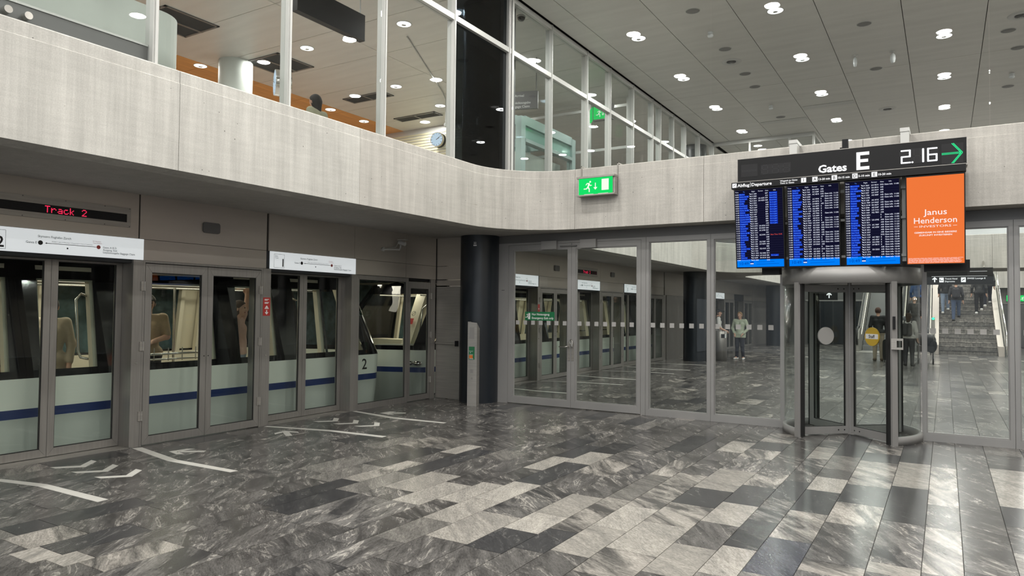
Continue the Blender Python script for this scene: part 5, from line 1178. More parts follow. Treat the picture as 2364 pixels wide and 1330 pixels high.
# slatted cream wall with round clock, hung sprinkler pipe
CW = thing('wall_slatted', kind='structure'); F = frY(16.95)
m = MB(); F.box(m, -15.2, -10.6, 3.3, ZC, -0.2, -0.02); m.build('wall_core', 'framel', CW)
z = 3.5
while z < 7.05:
    m = MB(); F.box(m, -15.15, -10.65, z, z+0.055, -0.02, 0.0); m.build('slat', 'creamwall', CW); z += 0.085
def clock(name_label, c, ax, r, hh, mm):
    t = thing('station_clock', name_label, 'clock', c); ax = Vector(ax).normalized(); up = Vector((0, 0, 1)); u = up.cross(ax).normalized()
    c = Vector(c); F = Fr(c, u, up, ax)
    m = MB(); m.cyl(c-ax*0.13, c+ax*0.13, r, 36); m.build('clock_case', 'chrome', t)
    m = MB(); m.cyl(c-ax*0.05, c+ax*0.05, r*1.02, 36); m.build('case_band', 'black', t)
    for sgn in (1, -1):
        G = Fr(c, u*sgn, up, ax*sgn)
        m = MB(); G.disc(m, 0, 0, r*0.93, 0.132, n=36); m.build('clock_face', 'clockface', t)
        m = MB()
        for k in range(12): a = PI/2-2*PI*k/12; G.line(m, r*0.72*math.cos(a), r*0.72*math.sin(a), r*0.88*math.cos(a), r*0.88*math.sin(a), r*0.07, 0.134)
        for ang, L, w_ in ((2*PI*(hh/12+mm/720), 0.5, 0.09), (2*PI*mm/60, 0.8, 0.06)): a = PI/2-ang; G.line(m, -0.1*r*math.cos(a), -0.1*r*math.sin(a), r*L*math.cos(a), r*L*math.sin(a), r*w_, 0.136)
        m.build('clock_hands', 'ink', t)
    return t
clock('pale blue clock face mounted before the cream slatted wall', (-12.87, 16.75, 6.69), (0.1, -1, 0), 0.215, 2, 9)
ck = clock('chrome cased station clock half hidden by a mullion above the parapet', (-9.75, 8.25, 5.52), (-0.55, -0.83, 0), 0.225, 10, 49)
m = MB(); m.tube([(-9.75, 8.25, 5.7), (-9.75, 8.25, ZC)], 0.012, 6); m.build('hanger', 'framel', ck)
# blank dark side of a hanging sign, sign with partial lettering, exit sign
t = thing('hanging_sign', 'blank black back of a sign hung from the upper floor ceiling', 'sign', (-8.5, 8.2, 6.25))
m = MB(); m.box(-8.62, -8.5, 7.45, 8.94, 6.25, 6.70); m.build('sign_box', 'black', t)
for y in (7.7, 8.88):
    m = MB(); m.tube([(-8.56, y, 6.70), (-8.56, y, ZC)], 0.012, 6); m.build('hanger', 'framel', t)
t = thing('hanging_sign', 'dark hanging sign with white word ends, beside the tinted pane', 'sign', (-8.3, 13.1, 6.05)); F = Fr((-8.3, 13.1, 0), Vector((1, 0.35, 0)).normalized(), (0, 0, 1), Vector((0.35, -1, 0)).normalized())
m = MB(); F.box(m, -0.9, 0.78, 6.06, 6.45, -0.06, 0.0); F.box(m, -0.9, 0.78, 6.26, 6.264, 0, 0.002, 1); m.build('sign_box', ['framed', 'greyink'], t)
m = MB(); F.text(m, 'Arrival', 0.47, 6.33, 0.075, 0.003, align='r', bold=0.01); F.text(m, 'Gep\u00e4ckausgabe', 0.62, 6.175, 0.075, 0.003, align='r', bold=0.01); F.text(m, 'Baggage Claim', 0.60, 6.09, 0.075, 0.003, align='r', bold=0.01); m.build('lettering', 'whiteink', t)
m = MB(); m.tube([F.p(0.74, 6.45, -0.03), F.p(0.74, ZC, -0.03)], 0.010, 6); m.build('hanger', 'framed', t)
t = thing('exit_sign', 'green exit sign hanging upstairs behind the glazing', 'exit sign', (-7.25, 16.0, 6.4)); F = frY(16.0)
m = MB(); F.box(m, -7.48, -6.95, 6.38, 6.76, -0.12, 0.0); m.build('sign_box', 'framed', t)
m = MB(); F.quad(m, -7.46, -7.05, 6.41, 6.735, 0.002); G = Fr((-7.48, 16.0, 0), Vector((0.45, -0.9, 0)).normalized()*-1, (0, 0, 1), Vector((-0.9, -0.45, 0))); m.prism([(-7.49, 15.99, 6.40), (-7.66, 16.22, 6.40), (-7.66, 16.22, 6.735), (-7.49, 15.99, 6.735)], (0.02, 0.02, 0)); m.build('lit_face', 'exitgreen', t)
m = MB(); runner(F, m, -7.33, 6.46, 0.19, 0.004); F.quad(m, -7.205, -7.19, 6.50, 6.62, 0.004); F.poly(m, [(-7.197, 6.485), (-7.165, 6.53), (-7.23, 6.53)], 0.004); F.quad(m, -7.13, -7.07, 6.46, 6.70, 0.004); m.build('pictogram', 'exitwhite', t)
m = MB(); m.tube([(-7.15, 16.06, 6.76), (-7.15, 16.06, ZC)], 0.008, 6); m.build('hanger', 'framel', t)
# surface pipe with a drop and a head over the slatted wall
m = MB(); m.tube([(-9.3, 11.0, ZC-0.02), (-10.9, 14.3, ZC-0.02), (-11.2, 14.85, ZC-0.04), (-11.2, 14.85, 6.55)], 0.014, 6); m.ell((-11.2, 14.85, 6.5), 0.05, 0.05, 0.06)
o = m.build('hanging_pipe', 'framel', root=(-11.2, 14.85, 6.5)); tag(o, 'thin pale pipe dropping from the upper floor ceiling before the slatted wall', 'pipe')
# glazed screen behind the lift
GS = thing('window_20', kind='structure'); F = frY(17.0)
for x in (-10.55, -9.3, -8.05, -6.95):
    m = MB(); F.box(m, x-0.04, x+0.04, 3.3, ZC, -0.06, 0); m.build('window_post', 'framel', GS)
for z in (5.85, 6.95):
    m = MB(); F.box(m, -10.5, -6.9, z, z+0.07, -0.05, -0.005); m.build('window_rail', 'framel', GS)
m = MB(); F.box(m, -10.5, -6.95, 3.3, ZC, -0.035, -0.025); m.build('glass_pane', 'glassup', GS)
# glass lift with pale green frame
t = thing('glass_lift', 'glass lift shaft with pale green steel frame on the upper floor', 'lift', (-9.0, 15.5, 3.3))
for x in (-8.5, -9.9):
    for y in (14.2, 16.85):
        m = MB(); m.box(x-0.08, x+0.08, y-0.10, y+0.10, 3.3, 6.2); m.build('lift_post', 'greenglassframe', t)
for x in (-8.5, -9.9):
    m = MB(); m.box(x-0.07, x+0.07, 14.3, 16.75, 6.02, 6.24); m.box(x-0.09, x+0.09, 14.3, 16.75, 5.62, 5.70); m.build('lift_beam', 'greenglassframe', t)
    m = MB(); m.box(x-0.01, x+0.01, 14.3, 16.75, 5.70, 6.02); m.build('lift_glass', pmat('lift_glass_green', (0.30, 0.52, 0.45), 0.1, 0.2), t)
    m = MB(); m.box(x-0.006, x+0.006, 14.3, 16.75, 3.3, 5.62); m.build('lift_glass', 'glassup', t)
for y in (14.2, 16.85):
    m = MB(); m.box(-9.82, -8.58, y-0.06, y+0.06, 6.02, 6.24); m.build('lift_beam', 'greenglassframe', t)
m = MB(); m.box(-9.75, -8.7, 14.6, 16.6, 3.3, 5.5); m.build('lift_car', pmat('lift_car_steel', (0.45, 0.46, 0.43), 0.3, 0.7), t)

# ------------------------------------------------------------------ second hall seen through the partition
# stairs with stone cheeks and a handrail
t = thing('staircase', 'wide stone staircase with pale cheeks rising behind the partition', 'stairs', (0.8, 34.0, 0)); SX0, SX1, SY, ris, go = -0.22, 1.78, 34.0, 0.165, 0.32
for k in range(20):
    m = MB(); m.box(SX0, SX1, SY+k*go-0.02, SY+(k+1)*go, k*ris+0.0015, (k+1)*ris-0.03); m.build('riser', 'Q', t)
    m = MB(); m.box(SX0, SX1, SY+k*go-0.035, SY+(k+1)*go-0.022, (k+1)*ris-0.028, (k+1)*ris); m.build('tread', 'V' if k % 3 else 'M', t)
L_ = 20*go; H_ = 20*ris
for x0, x1 in ((SX0-0.26, SX0-0.005), (SX1+0.005, SX1+0.20)):
    m = MB(); m.prism([(x0, SY-0.4, 0), (x0, SY+L_, H_-0.4), (x0, SY+L_, H_+0.25), (x0, SY+0.1, 0.38), (x0, SY-0.4, 0.38)], (x1-x0, 0, 0)); m.build('stair_cheek', pmat('cheek_plaster', (0.62, 0.56, 0.50), 0.5), t)
m = MB(); m.tube([(SX1+0.26, SY-0.6, 0.05), (SX1+0.26, SY-0.6, 0.9), (SX1+0.22, SY+L_, H_+0.95)], 0.028, 8); m.build('handrail', 'chrome', t)
m = MB(); m.prism([(SX1+0.22, SY-0.55, 0.0), (SX1+0.22, SY+L_, 0.0), (SX1+0.22, SY+L_, H_+0.8), (SX1+0.22, SY-0.55, 0.75)], (0.01, 0, 0)); m.build('balustrade_pane', 'glass', t)
# escalators
def escalator(x0, x1, y0, label, rise=4.2):
    t = thing('escalator', label, 'escalator', ((x0+x1)/2, y0, 0)); sl = math.tan(math.radians(30)); L_ = rise/sl
    for k in range(24):
        m = MB(); yy = y0+0.9+k*0.36; zz = k*0.36*sl; m.box(x0+0.16, x1-0.16, yy, yy+0.37, zz-0.25, zz+0.02); m.build('step', pmat('escalator_step', (0.30, 0.30, 0.30), 0.4, 0.7) if k == 0 and 'escalator_step' not in bpy.data.materials else bpy.data.materials['escalator_step'], t)
    for x in (x0, x1-0.14):
        prof = [(y0, 0), (y0, 0.55), (y0+0.1, 0.85), (y0+0.4, 0.98), (y0+1.0, 1.02), (y0+1.0+L_, 1.02+rise), (y0+1.0+L_, rise-0.6), (y0+1.2, 0)]
        m = MB(); m.prism([(x, y, z) for y, z in prof], (0.14, 0, 0)); m.build('balustrade', 'steel', t)
        pts = [(x+0.07, y, z) for y, z in [(y0+0.3, 0.25), (y0-0.05, 0.35), (y0-0.14, 0.6), (y0-0.02, 0.9), (y0+0.3, 1.04), (y0+1.0, 1.08), (y0+1.0+L_, 1.08+rise)]]
        m = MB(); m.tube(pts, 0.045, 8); m.build('handrail', 'rubber', t)
        m = MB(); m.prism([(x+0.075, y, z) for y, z in [(y0+1.1, 0.80), (y0+1.0+L_, 0.80+rise), (y0+1.0+L_, 0.72+rise), (y0+1.1, 0.72)]], (0.075, 0, 0)); m.build('side_light', 'trainlamp', t)
    m = MB(); m.box(x0, x1, y0-0.5, y0+0.9, 0.0015, 0.02); m.build('comb_plate', 'steel', t)
    return t
escalator(-3.25, -1.75, 33.2, 'escalator whose polished balustrade shows in the revolving door')
escalator(-1.65, -0.52, 33.2, 'escalator with riders between the staircase and the revolving door')
m = MB(); m.ell((-0.40, 32.9, 1.45), 0.05, 0.03, 0.05); o = m.build('signal_lamp', emat('green_signal', (0.05, 1.0, 0.45), 2.0), root=(-0.40, 32.9, 0)); tag(o, 'small green signal lamp at the foot of the escalator', 'lamp')
m = MB(); m.box(-0.46, -0.34, 32.91, 32.97, 0.0015, 1.5); m.build('lamp_post', 'steel', o)
# wall behind the stairs with a grey door field, far lift front
t = thing('wall_far', kind='structure')
m = MB(); m.box(2.1, 8.3, 43.6, 43.8, 2.2, 3.3); m.build('wall_upper', 'concrete2', t)
m = MB(); m.box(2.1, 8.3, 43.62, 43.8, 0, 2.17); m.build('wall_lower', 'framed', t)
m = MB(); m.box(2.1, 8.3, 43.55, 43.62, 2.17, 2.2); m.build('wall_ledge', 'frame', t)
m = MB(); m.box(-8.2, -3.4, 40.2, 40.4, 0, 2.965); m.build('wall_lower', 'framed', t)
for k in range(6):
    m = MB(); m.box(-6.2+k*0.62, -5.60+k*0.62, 40.16, 40.19, 0.02, 2.25); m.build('lift_panel', 'column', t)
m = MB(); m.box(-6.3, -2.4, 40.14, 40.2, 2.25, 2.33); m.build('lift_head', 'frame', t)
m = MB(); m.box(-3.4, 8.3, 42.6, 42.75, 2.965, ZC); m.build('wall_upper', 'white', t)
# overhead signs in the second hall
t = thing('overhead_sign', 'black overhead sign with arrow and white symbols before the staircase', 'sign', (0.36, 23.9, 2.49)); F = frY(23.85)
m = MB(); F.box(m, -0.50, 1.16, 2.49, 2.96, -0.12, 0.0); m.build('sign_box', 'black', t)
m = MB(); F.quad(m, -0.32, 1.02, 2.855, 2.862, 0.003); F.quad(m, -0.32, 1.02, 2.722, 2.729, 0.003)
F.poly(m, [(-0.245, 2.71), (-0.31, 2.645), (-0.285, 2.625), (-0.26, 2.655), (-0.26, 2.56), (-0.23, 2.56), (-0.23, 2.655), (-0.205, 2.625), (-0.18, 2.645)], 0.003)
F.quad(m, -0.13, -0.02, 2.555, 2.69, 0.003); F.text(m, 'Transit Hotel', 0.01, 2.635, 0.06, 0.003, width=0.30, bold=0.012); F.text(m, 'Dayrooms', 0.01, 2.56, 0.06, 0.003, width=0.24, bold=0.012)
F.quad(m, 0.40, 0.515, 2.555, 2.69, 0.003); F.text(m, 'SWISS Lounge E', 0.55, 2.64, 0.06, 0.003, width=0.43, bold=0.012); m.build('lettering', 'signwhite', t)
for x in (-0.3, 0.95):
    q_ = MB(); q_.cyl((x, 23.91, 2.96), (x, 24.3, 3.2), 0.02, 8); q_.build('hanger', 'steel', t)
m = MB(); F.quad(m, -0.115, -0.035, 2.60, 2.615, 0.004); F.quad(m, -0.115, -0.10, 2.60, 2.65, 0.004); F.line(m, 0.425, 2.60, 0.49, 2.65, 0.02, 0.004); m.build('symbols', 'ink', t)
t = thing('overhead_sign', 'dark sign with a white up arrow seen through the revolving door', 'sign', (-3.9, 30, 2.14)); F = frY(30)
m = MB(); F.box(m, -4.45, -3.55, 2.14, 2.50, -0.10, 0.0); m.build('sign_box', 'black', t)
m = MB(); F.quad(m, -4.37, -4.25, 2.22, 2.44, 0.003); F.poly(m, [(-3.85, 2.45), (-3.95, 2.35), (-3.92, 2.32), (-3.87, 2.37), (-3.87, 2.22), (-3.83, 2.22), (-3.83, 2.37), (-3.78, 2.32), (-3.75, 2.35)], 0.003); m.build('lettering', 'signwhite', t)
for x in (-4.3, -3.7):
    q_ = MB(); q_.cyl((x, 30.05, 2.5), (x, 30.05, ZC), 0.015, 8); q_.build('hanger', 'steel', t)
m = MB(); F.disc(m, -4.31, 2.35, 0.03, 0.004); m.build('symbols', 'ink', t)
for x, lb in ((2.85, 'small far green exit sign right of the stairs, cut by a mullion'), (3.35, 'small far green and white exit sign beyond the last mullion')):
    t = thing('exit_sign', lb.replace('right of', 'on the wall past'), 'exit sign', (x, 43.5, 2.35)); F = frY(43.5)
    m = MB(); F.box(m, x-0.20, x+0.20, 2.30, 2.62, -0.08, 0); m.build('sign_box', 'framed', t)
    m = MB(); F.quad(m, x-0.19, x+0.19, 2.31, 2.61, 0.003); m.build('lit_face', 'exitgreen', t)
    m = MB(); runner(F, m, x-0.06, 2.35, 0.19, 0.006); F.quad(m, x+0.07, x+0.16, 2.34, 2.58, 0.006); m.build('pictogram', 'exitwhite', t)
# waste bin in the second hall
t = thing('waste_bin', 'steel oval waste bin beside the person with the black cap', 'bin', (-6.44, 24.0, 0))
m = MB(); m.lathe([(0.0, 0.0015), (0.19, 0.0015), (0.19, 0.03), (0.20, 0.03), (0.20, 0.98), (0.18, 1.0), (0, 1.0)], (-6.44, 24.0, 0), 28); m.build('bin_body', 'steelv', t)
m = MB(); a = math.radians(-50); F = Fr((-6.44+0.198*math.cos(a), 24.0+0.198*math.sin(a), 0), (-math.sin(a), math.cos(a), 0), (0, 0, 1), (math.cos(a), math.sin(a), 0)); F.box(m, -0.075, 0.045, 0.77, 0.90, -0.02, 0.008); m.build('bin_slot', 'black', t)
m = MB(); F.box(m, 0.05, 0.09, 0.77, 0.90, -0.01, 0.01); m.build('bin_plate', 'white', t)

# ------------------------------------------------------------------ people: one smooth body each, clothes and hair as its children
def nets(fn, lo, hi, vox):
    """surface nets of the field fn(P) < 0"""
    lo = np.array(lo); hi = np.array(hi); n = np.maximum(((hi-lo)/vox).astype(int)+1, 3)
    ax = [lo[i]+vox*np.arange(n[i]) for i in range(3)]
    G = np.stack(np.meshgrid(*ax, indexing='ij'), -1)
    F = fn(G.reshape(-1, 3)).reshape(n)
    ins = F < 0
    c = np.zeros((n[0]-1, n[1]-1, n[2]-1), int)
    for dx in (0, 1):
        for dy in (0, 1):
            for dz in (0, 1): c += ins[dx:n[0]-1+dx, dy:n[1]-1+dy, dz:n[2]-1+dz]
    act = (c > 0) & (c < 8); idx = -np.ones(act.shape, int); cells = np.argwhere(act); idx[act] = np.arange(len(cells))
    if not len(cells): return [], []
    acc = np.zeros((len(cells), 3)); cnt = np.zeros(len(cells))
    corners = [(a, b, d) for a in (0, 1) for b in (0, 1) for d in (0, 1)]
    for a in corners:
        for k in range(3):
            if a[k]: continue
            b = list(a); b[k] = 1
            fa = F[tuple((cells+a).T)]; fb = F[tuple((cells+b).T)]; m = (fa < 0) != (fb < 0)
            t = np.where(m, fa/np.where(fa-fb == 0, 1, fa-fb), 0)
            p = cells+np.array(a, float); p = p.astype(float); p[:, k] += t
            acc[m] += p[m]; cnt[m] += 1
    V = lo+vox*acc/cnt[:, None]; faces = []
    for k in range(3):
        i, j = (k+1) % 3, (k+2) % 3
        sl0 = [slice(None)]*3; sl1 = [slice(None)]*3; sl0[k] = slice(0, n[k]-1); sl1[k] = slice(1, n[k])
        A = ins[tuple(sl0)]; B = ins[tuple(sl1)]; e = np.argwhere(A != B)
        e = e[(e[:, i] > 0) & (e[:, j] > 0) & (e[:, i] < n[i]-1) & (e[:, j] < n[j]-1)]
        if not len(e): continue
        def cell(di, dj):
            q = e.copy(); q[:, i] -= di; q[:, j] -= dj; return idx[tuple(q.T)]
        q = np.stack([cell(1, 1), cell(0, 1), cell(0, 0), cell(1, 0)], 1); fl = A[tuple(e.T)]
        q[~fl] = q[~fl][:, ::-1]; q = q[(q >= 0).all(1)]; faces.append(q)
    return V, np.concatenate(faces)
def cap(p0, p1, r0, r1): return ('c', np.array(p0, float), np.array(p1, float), r0, r1)
def ellp(c, r): return ('e', np.array(c, float), np.array(r, float), 0, 0)
def field(prims, k=0.025, cut=None):
    def f(P):
        d = None
        for t, a, b, r0, r1 in prims:
            if t == 'c':
                ab = b-a; L = max((ab*ab).sum(), 1e-9); h = np.clip(((P-a)@ab)/L, 0, 1); di = np.linalg.norm(P-a-h[:, None]*ab, axis=1)-(r0+(r1-r0)*h)
            else:
                q = (P-a)/b; l = np.linalg.norm(q, axis=1); di = (l-1)*b.min()
            if d is None: d = di
            else:
                h = np.clip(0.5+0.5*(d-di)/k, 0, 1); d = d*(1-h)+di*h-k*h*(1-h)
        if cut is not None: d = np.maximum(d, cut(P))
        return d
    return f
SKINM = {}
def cloth(name, col, rough=0.8):
    key = name
    if key not in SKINM: SKINM[key] = pmat(name, col, rough, noise=0.06, nscale=30)
    return SKINM[key]
SKIN = pmat('skin', (0.55, 0.33, 0.24), 0.5)
PEOPLE = []
def person(label, loc, rot, h=1.72, pose=None, top=('dark_top', (0.03, 0.03, 0.03)), sleeve=1.0, trousers=('dark_trousers', (0.02, 0.02, 0.024)), shoes=('white_shoes', (0.7, 0.7, 0.68)), hair=('dark_hair', (0.02, 0.014, 0.01)), hairlen=0.0, cap_=None, pack=None, wide=1.0, jacket=0.0, vox=0.015, face=True, group=None):
    """loc: floor point; rot: facing, 0 looks along +Y; pose overrides joints (metres for a 1.72 m figure)"""
    s = h/1.72
    J = dict(hipl=(-.085, 0, .93), hipr=(.085, 0, .93), kneel=(-.095, .02, .50), kneer=(.095, .02, .50), anl=(-.10, -.01, .085), anr=(.10, -.01, .085), pel=(0, 0, .98), waist=(0, .005, 1.10), chest=(0, 0, 1.30), neck=(0, -.015, 1.47), head=(0, .01, 1.615), shl=(-.175*wide, -.01, 1.425), shr=(.175*wide, -.01, 1.425), ell=(-.235*wide, -.04, 1.14), elr=(.235*wide, -.04, 1.14), wrl=(-.245*wide, .05, .90), wrr=(.245*wide, .05, .90), toel=(-.12, .15, .03), toer=(.12, .15, .03), look=(0, 1, 0))
    if pose: J.update(pose)
    J = {k: np.array(v, float) for k, v in J.items()}
    lk = J['look']/np.linalg.norm(J['look']); side = np.cross(lk, (0, 0, 1)); side /= np.linalg.norm(side); hd = J['head']
    def hp(a, b, c): return hd+side*a+lk*b+np.array((0, 0, c))
    def torso(e): return [cap(J['hipl'], J['hipr'], .105+e, .105+e), cap(J['pel'], J['waist'], .115*wide+e, .112*wide+e), cap(J['waist']+(-.045, 0, 0), J['chest']+(-.075*wide, 0, 0), .085+e, .098+e), cap(J['waist']+(.045, 0, 0), J['chest']+(.075*wide, 0, 0), .085+e, .098+e), cap(J['shl']+(.05, 0, -.02), J['shr']+(-.05, 0, -.02), .062+e, .062+e)]
    def arm(sd, e, frac):
        sh, el, wr = J['sh'+sd], J['el'+sd], J['wr'+sd]; out = []
        if frac <= 0.5: out.append(cap(sh, sh+(el-sh)*(frac*2), .056+e, .05+e))
        else: out += [cap(sh, el, .054+e, .043+e), cap(el, el+(wr-el)*((frac-.5)*2), .042+e, .033+e)]
        return out
    def leg(sd, e, frac=1.0):
        hp_, kn, an = J['hip'+sd], J['knee'+sd], J['an'+sd]; return [cap(hp_, kn, .085+e, .058+e), cap(kn, kn+(an-kn)*frac, .055+e, .040+e)]
    def hand(sd):
        wr, el = J['wr'+sd], J['el'+sd]; d = wr-el; d /= np.linalg.norm(d); sg = -1 if sd == 'l' else 1
        u = np.cross(d, (0, 1, 0.3)); u /= np.linalg.norm(u); w_ = np.cross(u, d)
        out = [cap(wr, wr+d*.07, .026, .032)]
        for q, L in ((-.027, .070), (-.009, .082), (.009, .076), (.026, .058)):
            b = wr+d*.085+w_*q; m_ = b+d*L*.55+u*.010*sg; out += [cap(b, m_, .0115, .0105), cap(m_, m_+d*L*.4+u*.022*sg, .0105, .009)]
        b = wr+d*.03+w_*-.028; out += [cap(b, b+d*.035-w_*.028, .012, .0115), cap(b+d*.035-w_*.028, b+d*.07-w_*.030, .0115, .010)]
        return out
    headp = [ellp(hd+(0, 0, .018), (.080, .098, .108)) if abs(lk[1]) > .7 else ellp(hd+(0, 0, .018), (.098, .080, .108)), cap(hp(0, .03, -.045), hp(0, .045, -.085), .052, .036), cap(J['neck']+(0, 0, -.06), hp(0, -.015, -.07), .056, .050), cap(hp(0, .088, .012), hp(0, .108, -.022), .010, .015), cap(hp(.083, -.005, .01), hp(.083, -.008, -.022), .014, .010), cap(hp(-.083, -.005, .01), hp(-.083, -.008, -.022), .014, .010)]
    feet = [cap(J['anl'], J['toel'], .045, .030), cap(J['anr'], J['toer'], .045, .030)]
    body = torso(0)+arm('l', 0, 1)+arm('r', 0, 1)+leg('l', 0)+leg('r', 0)+headp+feet+hand('l')+hand('r')
    R = Matrix.Rotation(rot, 3, 'Z'); root = thing('person', label, 'person', loc, group); root.rotation_euler = (0, 0, rot)
    def emit(name, prims, mat, k=.025, cut=None, v=vox, parent=None):
        P = np.concatenate([np.stack([p[1]-p[2] if p[0] == 'e' else np.minimum(p[1], p[2])-max(p[3], p[4]), p[1]+p[2] if p[0] == 'e' else np.maximum(p[1], p[2])+max(p[3], p[4])]) for p in prims])
        V, Fc = nets(field(prims, k, cut), P.min(0)-2.2*v, P.max(0)+2.2*v, v)
        if not len(V): return None
        me = bpy.data.meshes.new(name); me.from_pydata([tuple(float(c)*s for c in q) for q in V], [], [tuple(int(i) for i in q) for q in Fc]); me.materials.append(mat)
        me.polygons.foreach_set('use_smooth', [True]*len(me.polygons)); me.update()
        o = bpy.data.objects.new(name, me); COL.objects.link(o); o.parent = parent or root; return o
    emit('body', body, SKIN, .02, None, vox*0.8)
    zt = J['pel'][2]-.08-jacket
    tp = torso(.014)+arm('l', .012, sleeve)+arm('r', .012, sleeve)+([cap(J['hipl'], J['hipr'], .125, .125)] if jacket else [])+([cap(J['hipl']+(0, 0, -jacket), J['hipr']+(0, 0, -jacket), .125, .125)] if jacket > .05 else [])
    emit('upper_garment', tp, cloth(*top), .03, lambda P: zt-P[:, 2])
    zw = J['pel'][2]+.07
    emit('trousers', torso(.008)[:2]+leg('l', .016)+leg('r', .016), cloth(*trousers), .03, lambda P: P[:, 2]-zw)
    for a, b in (('anl', 'toel'), ('anr', 'toer')):
        emit('shoe', [cap(J[a]+(0, -.03, -.035), J[b], .052, .038), cap(J[a]+(0, 0, 0), J[a]+(0, 0, -.04), .05, .055)], cloth(*shoes), .02, (lambda z0: (lambda P: z0-P[:, 2]))(min(J[a][2]-.083, J[b][2]-.028)), .011)
    hc = hd+(0, 0, .026)
    hprim = [ellp(hc, (.092, .110, .116)) if abs(lk[1]) > .7 else ellp(hc, (.110, .092, .116))]
    if hairlen: hprim.append(cap(hp(0, -.045, 0), hp(0, -.055, -hairlen), .075, .06))
    emit('hair', hprim, cloth(*hair), .03, lambda P: np.maximum((P-hd)@lk-.045-np.maximum((P[:, 2]-hd[2]-.045)*1.0, -0.03 if hairlen else -.02), (hd[2]-.055-max(hairlen, 0))-P[:, 2]), .011)
    if cap_:
        emit('cap', [ellp(hd+(0, 0, .03), (.10, .112, .115)), cap(hp(0, .08, .06), hp(0, .16, .045), .05, .045)], cloth(*cap_), .015, lambda P: np.maximum(hd[2]+.045-P[:, 2], -1+0*P[:, 2]), .011)
    if face:
        for q in (-.032, .032):
            emit('eye', [cap(hp(q-.009, .089, .018), hp(q+.009, .089, .018), .009, .009)], cloth('eye_dark', (0.02, 0.015, 0.012)), .01, None, .006)
        emit('mouth', [cap(hp(-.018, .087, -.052), hp(.018, .087, -.052), .008, .008)], cloth('lips', (0.35, 0.12, 0.10)), .01, None, .006)
    if pack:
        c = J['chest']+(0, -.20, -.06); emit('backpack', [cap(c+(-.07, 0, -.17), c+(-.07, 0, .10), .085, .075), cap(c+(.07, 0, -.17), c+(.07, 0, .10), .085, .075)], cloth(*pack), .06)
        for sd in ('l', 'r'):
            sh = J['sh'+sd]*np.array((.62, 1, 1)); emit('strap', [cap(sh+(0, -.09, .0), sh+(0, 0, .075), .018, .018), cap(sh+(0, 0, .075), sh+(0, .10, -.04), .018, .018), cap(sh+(0, .10, -.04), sh+(0, .105, -.22), .018, .018)], cloth(*pack), .01, None, .011)
    PEOPLE.append(root); return root
K = lambda **k: k
# two people waiting in the second hall
person('person in black cap, white tee and orange shoes leaning at the steel bin', (-6.62, 24.35, 0), math.radians(-68), 1.70, K(wrr=(.16, .20, 1.02), elr=(.26, .0, 1.12), wrl=(-.16, .22, 1.02), ell=(-.26, 0, 1.12), toel=(-.13, .17, .03), look=(0.25, 1, 0)), ('white_tee', (0.62, 0.62, 0.60)), .42, ('black_trousers', (0.015, 0.015, 0.017)), ('orange_shoes', (0.75, 0.20, 0.06)), cap_=('black_cap', (0.012, 0.012, 0.013)), pack=('black_backpack', (0.012, 0.012, 0.013)), vox=.013)
person('person in pale green jacket and white shoes with hands in pockets', (-6.05, 25.0, 0), math.radians(172), 1.62, K(wrr=(.17, .10, .96), elr=(.30, -.04, 1.14), wrl=(-.17, .10, .96), ell=(-.30, -.04, 1.14), toel=(-.16, .13, .03), toer=(.16, .13, .03), anl=(-.12, -.01, .085), anr=(.12, -.01, .085)), ('pale_green_jacket', (0.42, 0.47, 0.36)), .97, ('navy_trousers', (0.018, 0.020, 0.03)), ('white_shoes', (0.7, 0.7, 0.68)), ('fair_hair', (0.33, 0.20, 0.09)), hairlen=.03, jacket=.10, wide=1.12, vox=.013)
# woman on the upper floor
person('person with dark bobbed hair standing upstairs behind the parapet', (-8.22, 7.62, 3.3), math.radians(100), 1.62, K(look=(0.15, 1, 0.12), head=(0, .03, 1.60)), ('olive_top', (0.30, 0.29, 0.20)), .97, hair=('black_hair', (0.016, 0.014, 0.013)), hairlen=.12, vox=.013)
# passengers in the train
person('passenger in pale grey tee reaching out to the train rail', (-9.15, 5.02, 0.06), math.radians(-62), 1.74, K(elr=(.33, .10, 1.20), wrr=(.24, .36, 1.06), look=(0.3, 1, -.05), head=(.02, .05, 1.60)), ('pale_grey_tee', (0.42, 0.43, 0.40)), .42, pack=None, vox=.014)
person('passenger in tan tee and dark cap standing behind the hinged doors', (-9.5, 5.78, 0.06), math.radians(-118), 1.72, K(wrl=(-.10, .22, 1.12), ell=(-.24, .05, 1.16), wrr=(.10, .22, 1.12), elr=(.24, .05, 1.16)), ('tan_tee', (0.34, 0.25, 0.15)), .42, cap_=('dark_cap', (0.05, 0.045, 0.04)), wide=1.1, vox=.014)
person('passenger in pale pink top holding the train grab rail overhead', (-9.15, 7.0, 0.06), math.radians(-50), 1.66, K(ell=(-.27, .05, 1.62), wrl=(-.20, .08, 1.83), elr=(.24, .0, 1.14)), ('pale_pink_top', (0.55, 0.36, 0.31)), .30, ('pale_blue_jeans', (0.22, 0.28, 0.38)), hair=('brown_hair', (0.05, 0.028, 0.016)), hairlen=.12, vox=.014)
person('passenger in beige coat seen through the first sliding door', (-9.62, 4.58, 0.06), math.radians(-135), 1.66, K(elr=(.25, .06, 1.12), wrr=(.12, .28, 1.10)), ('beige_coat', (0.42, 0.36, 0.27)), .97, hair=('dark_hair', (0.02, 0.014, 0.01)), jacket=.12, vox=.014)
person('passenger in dark maroon top with a dark fringe beside the beige coat', (-9.35, 3.78, 0.06), math.radians(-40), 1.70, K(elr=(.25, .06, 1.12), wrr=(.16, .30, 1.06), look=(-.4, 1, 0)), ('maroon_top', (0.05, 0.012, 0.014)), .97, vox=.014)
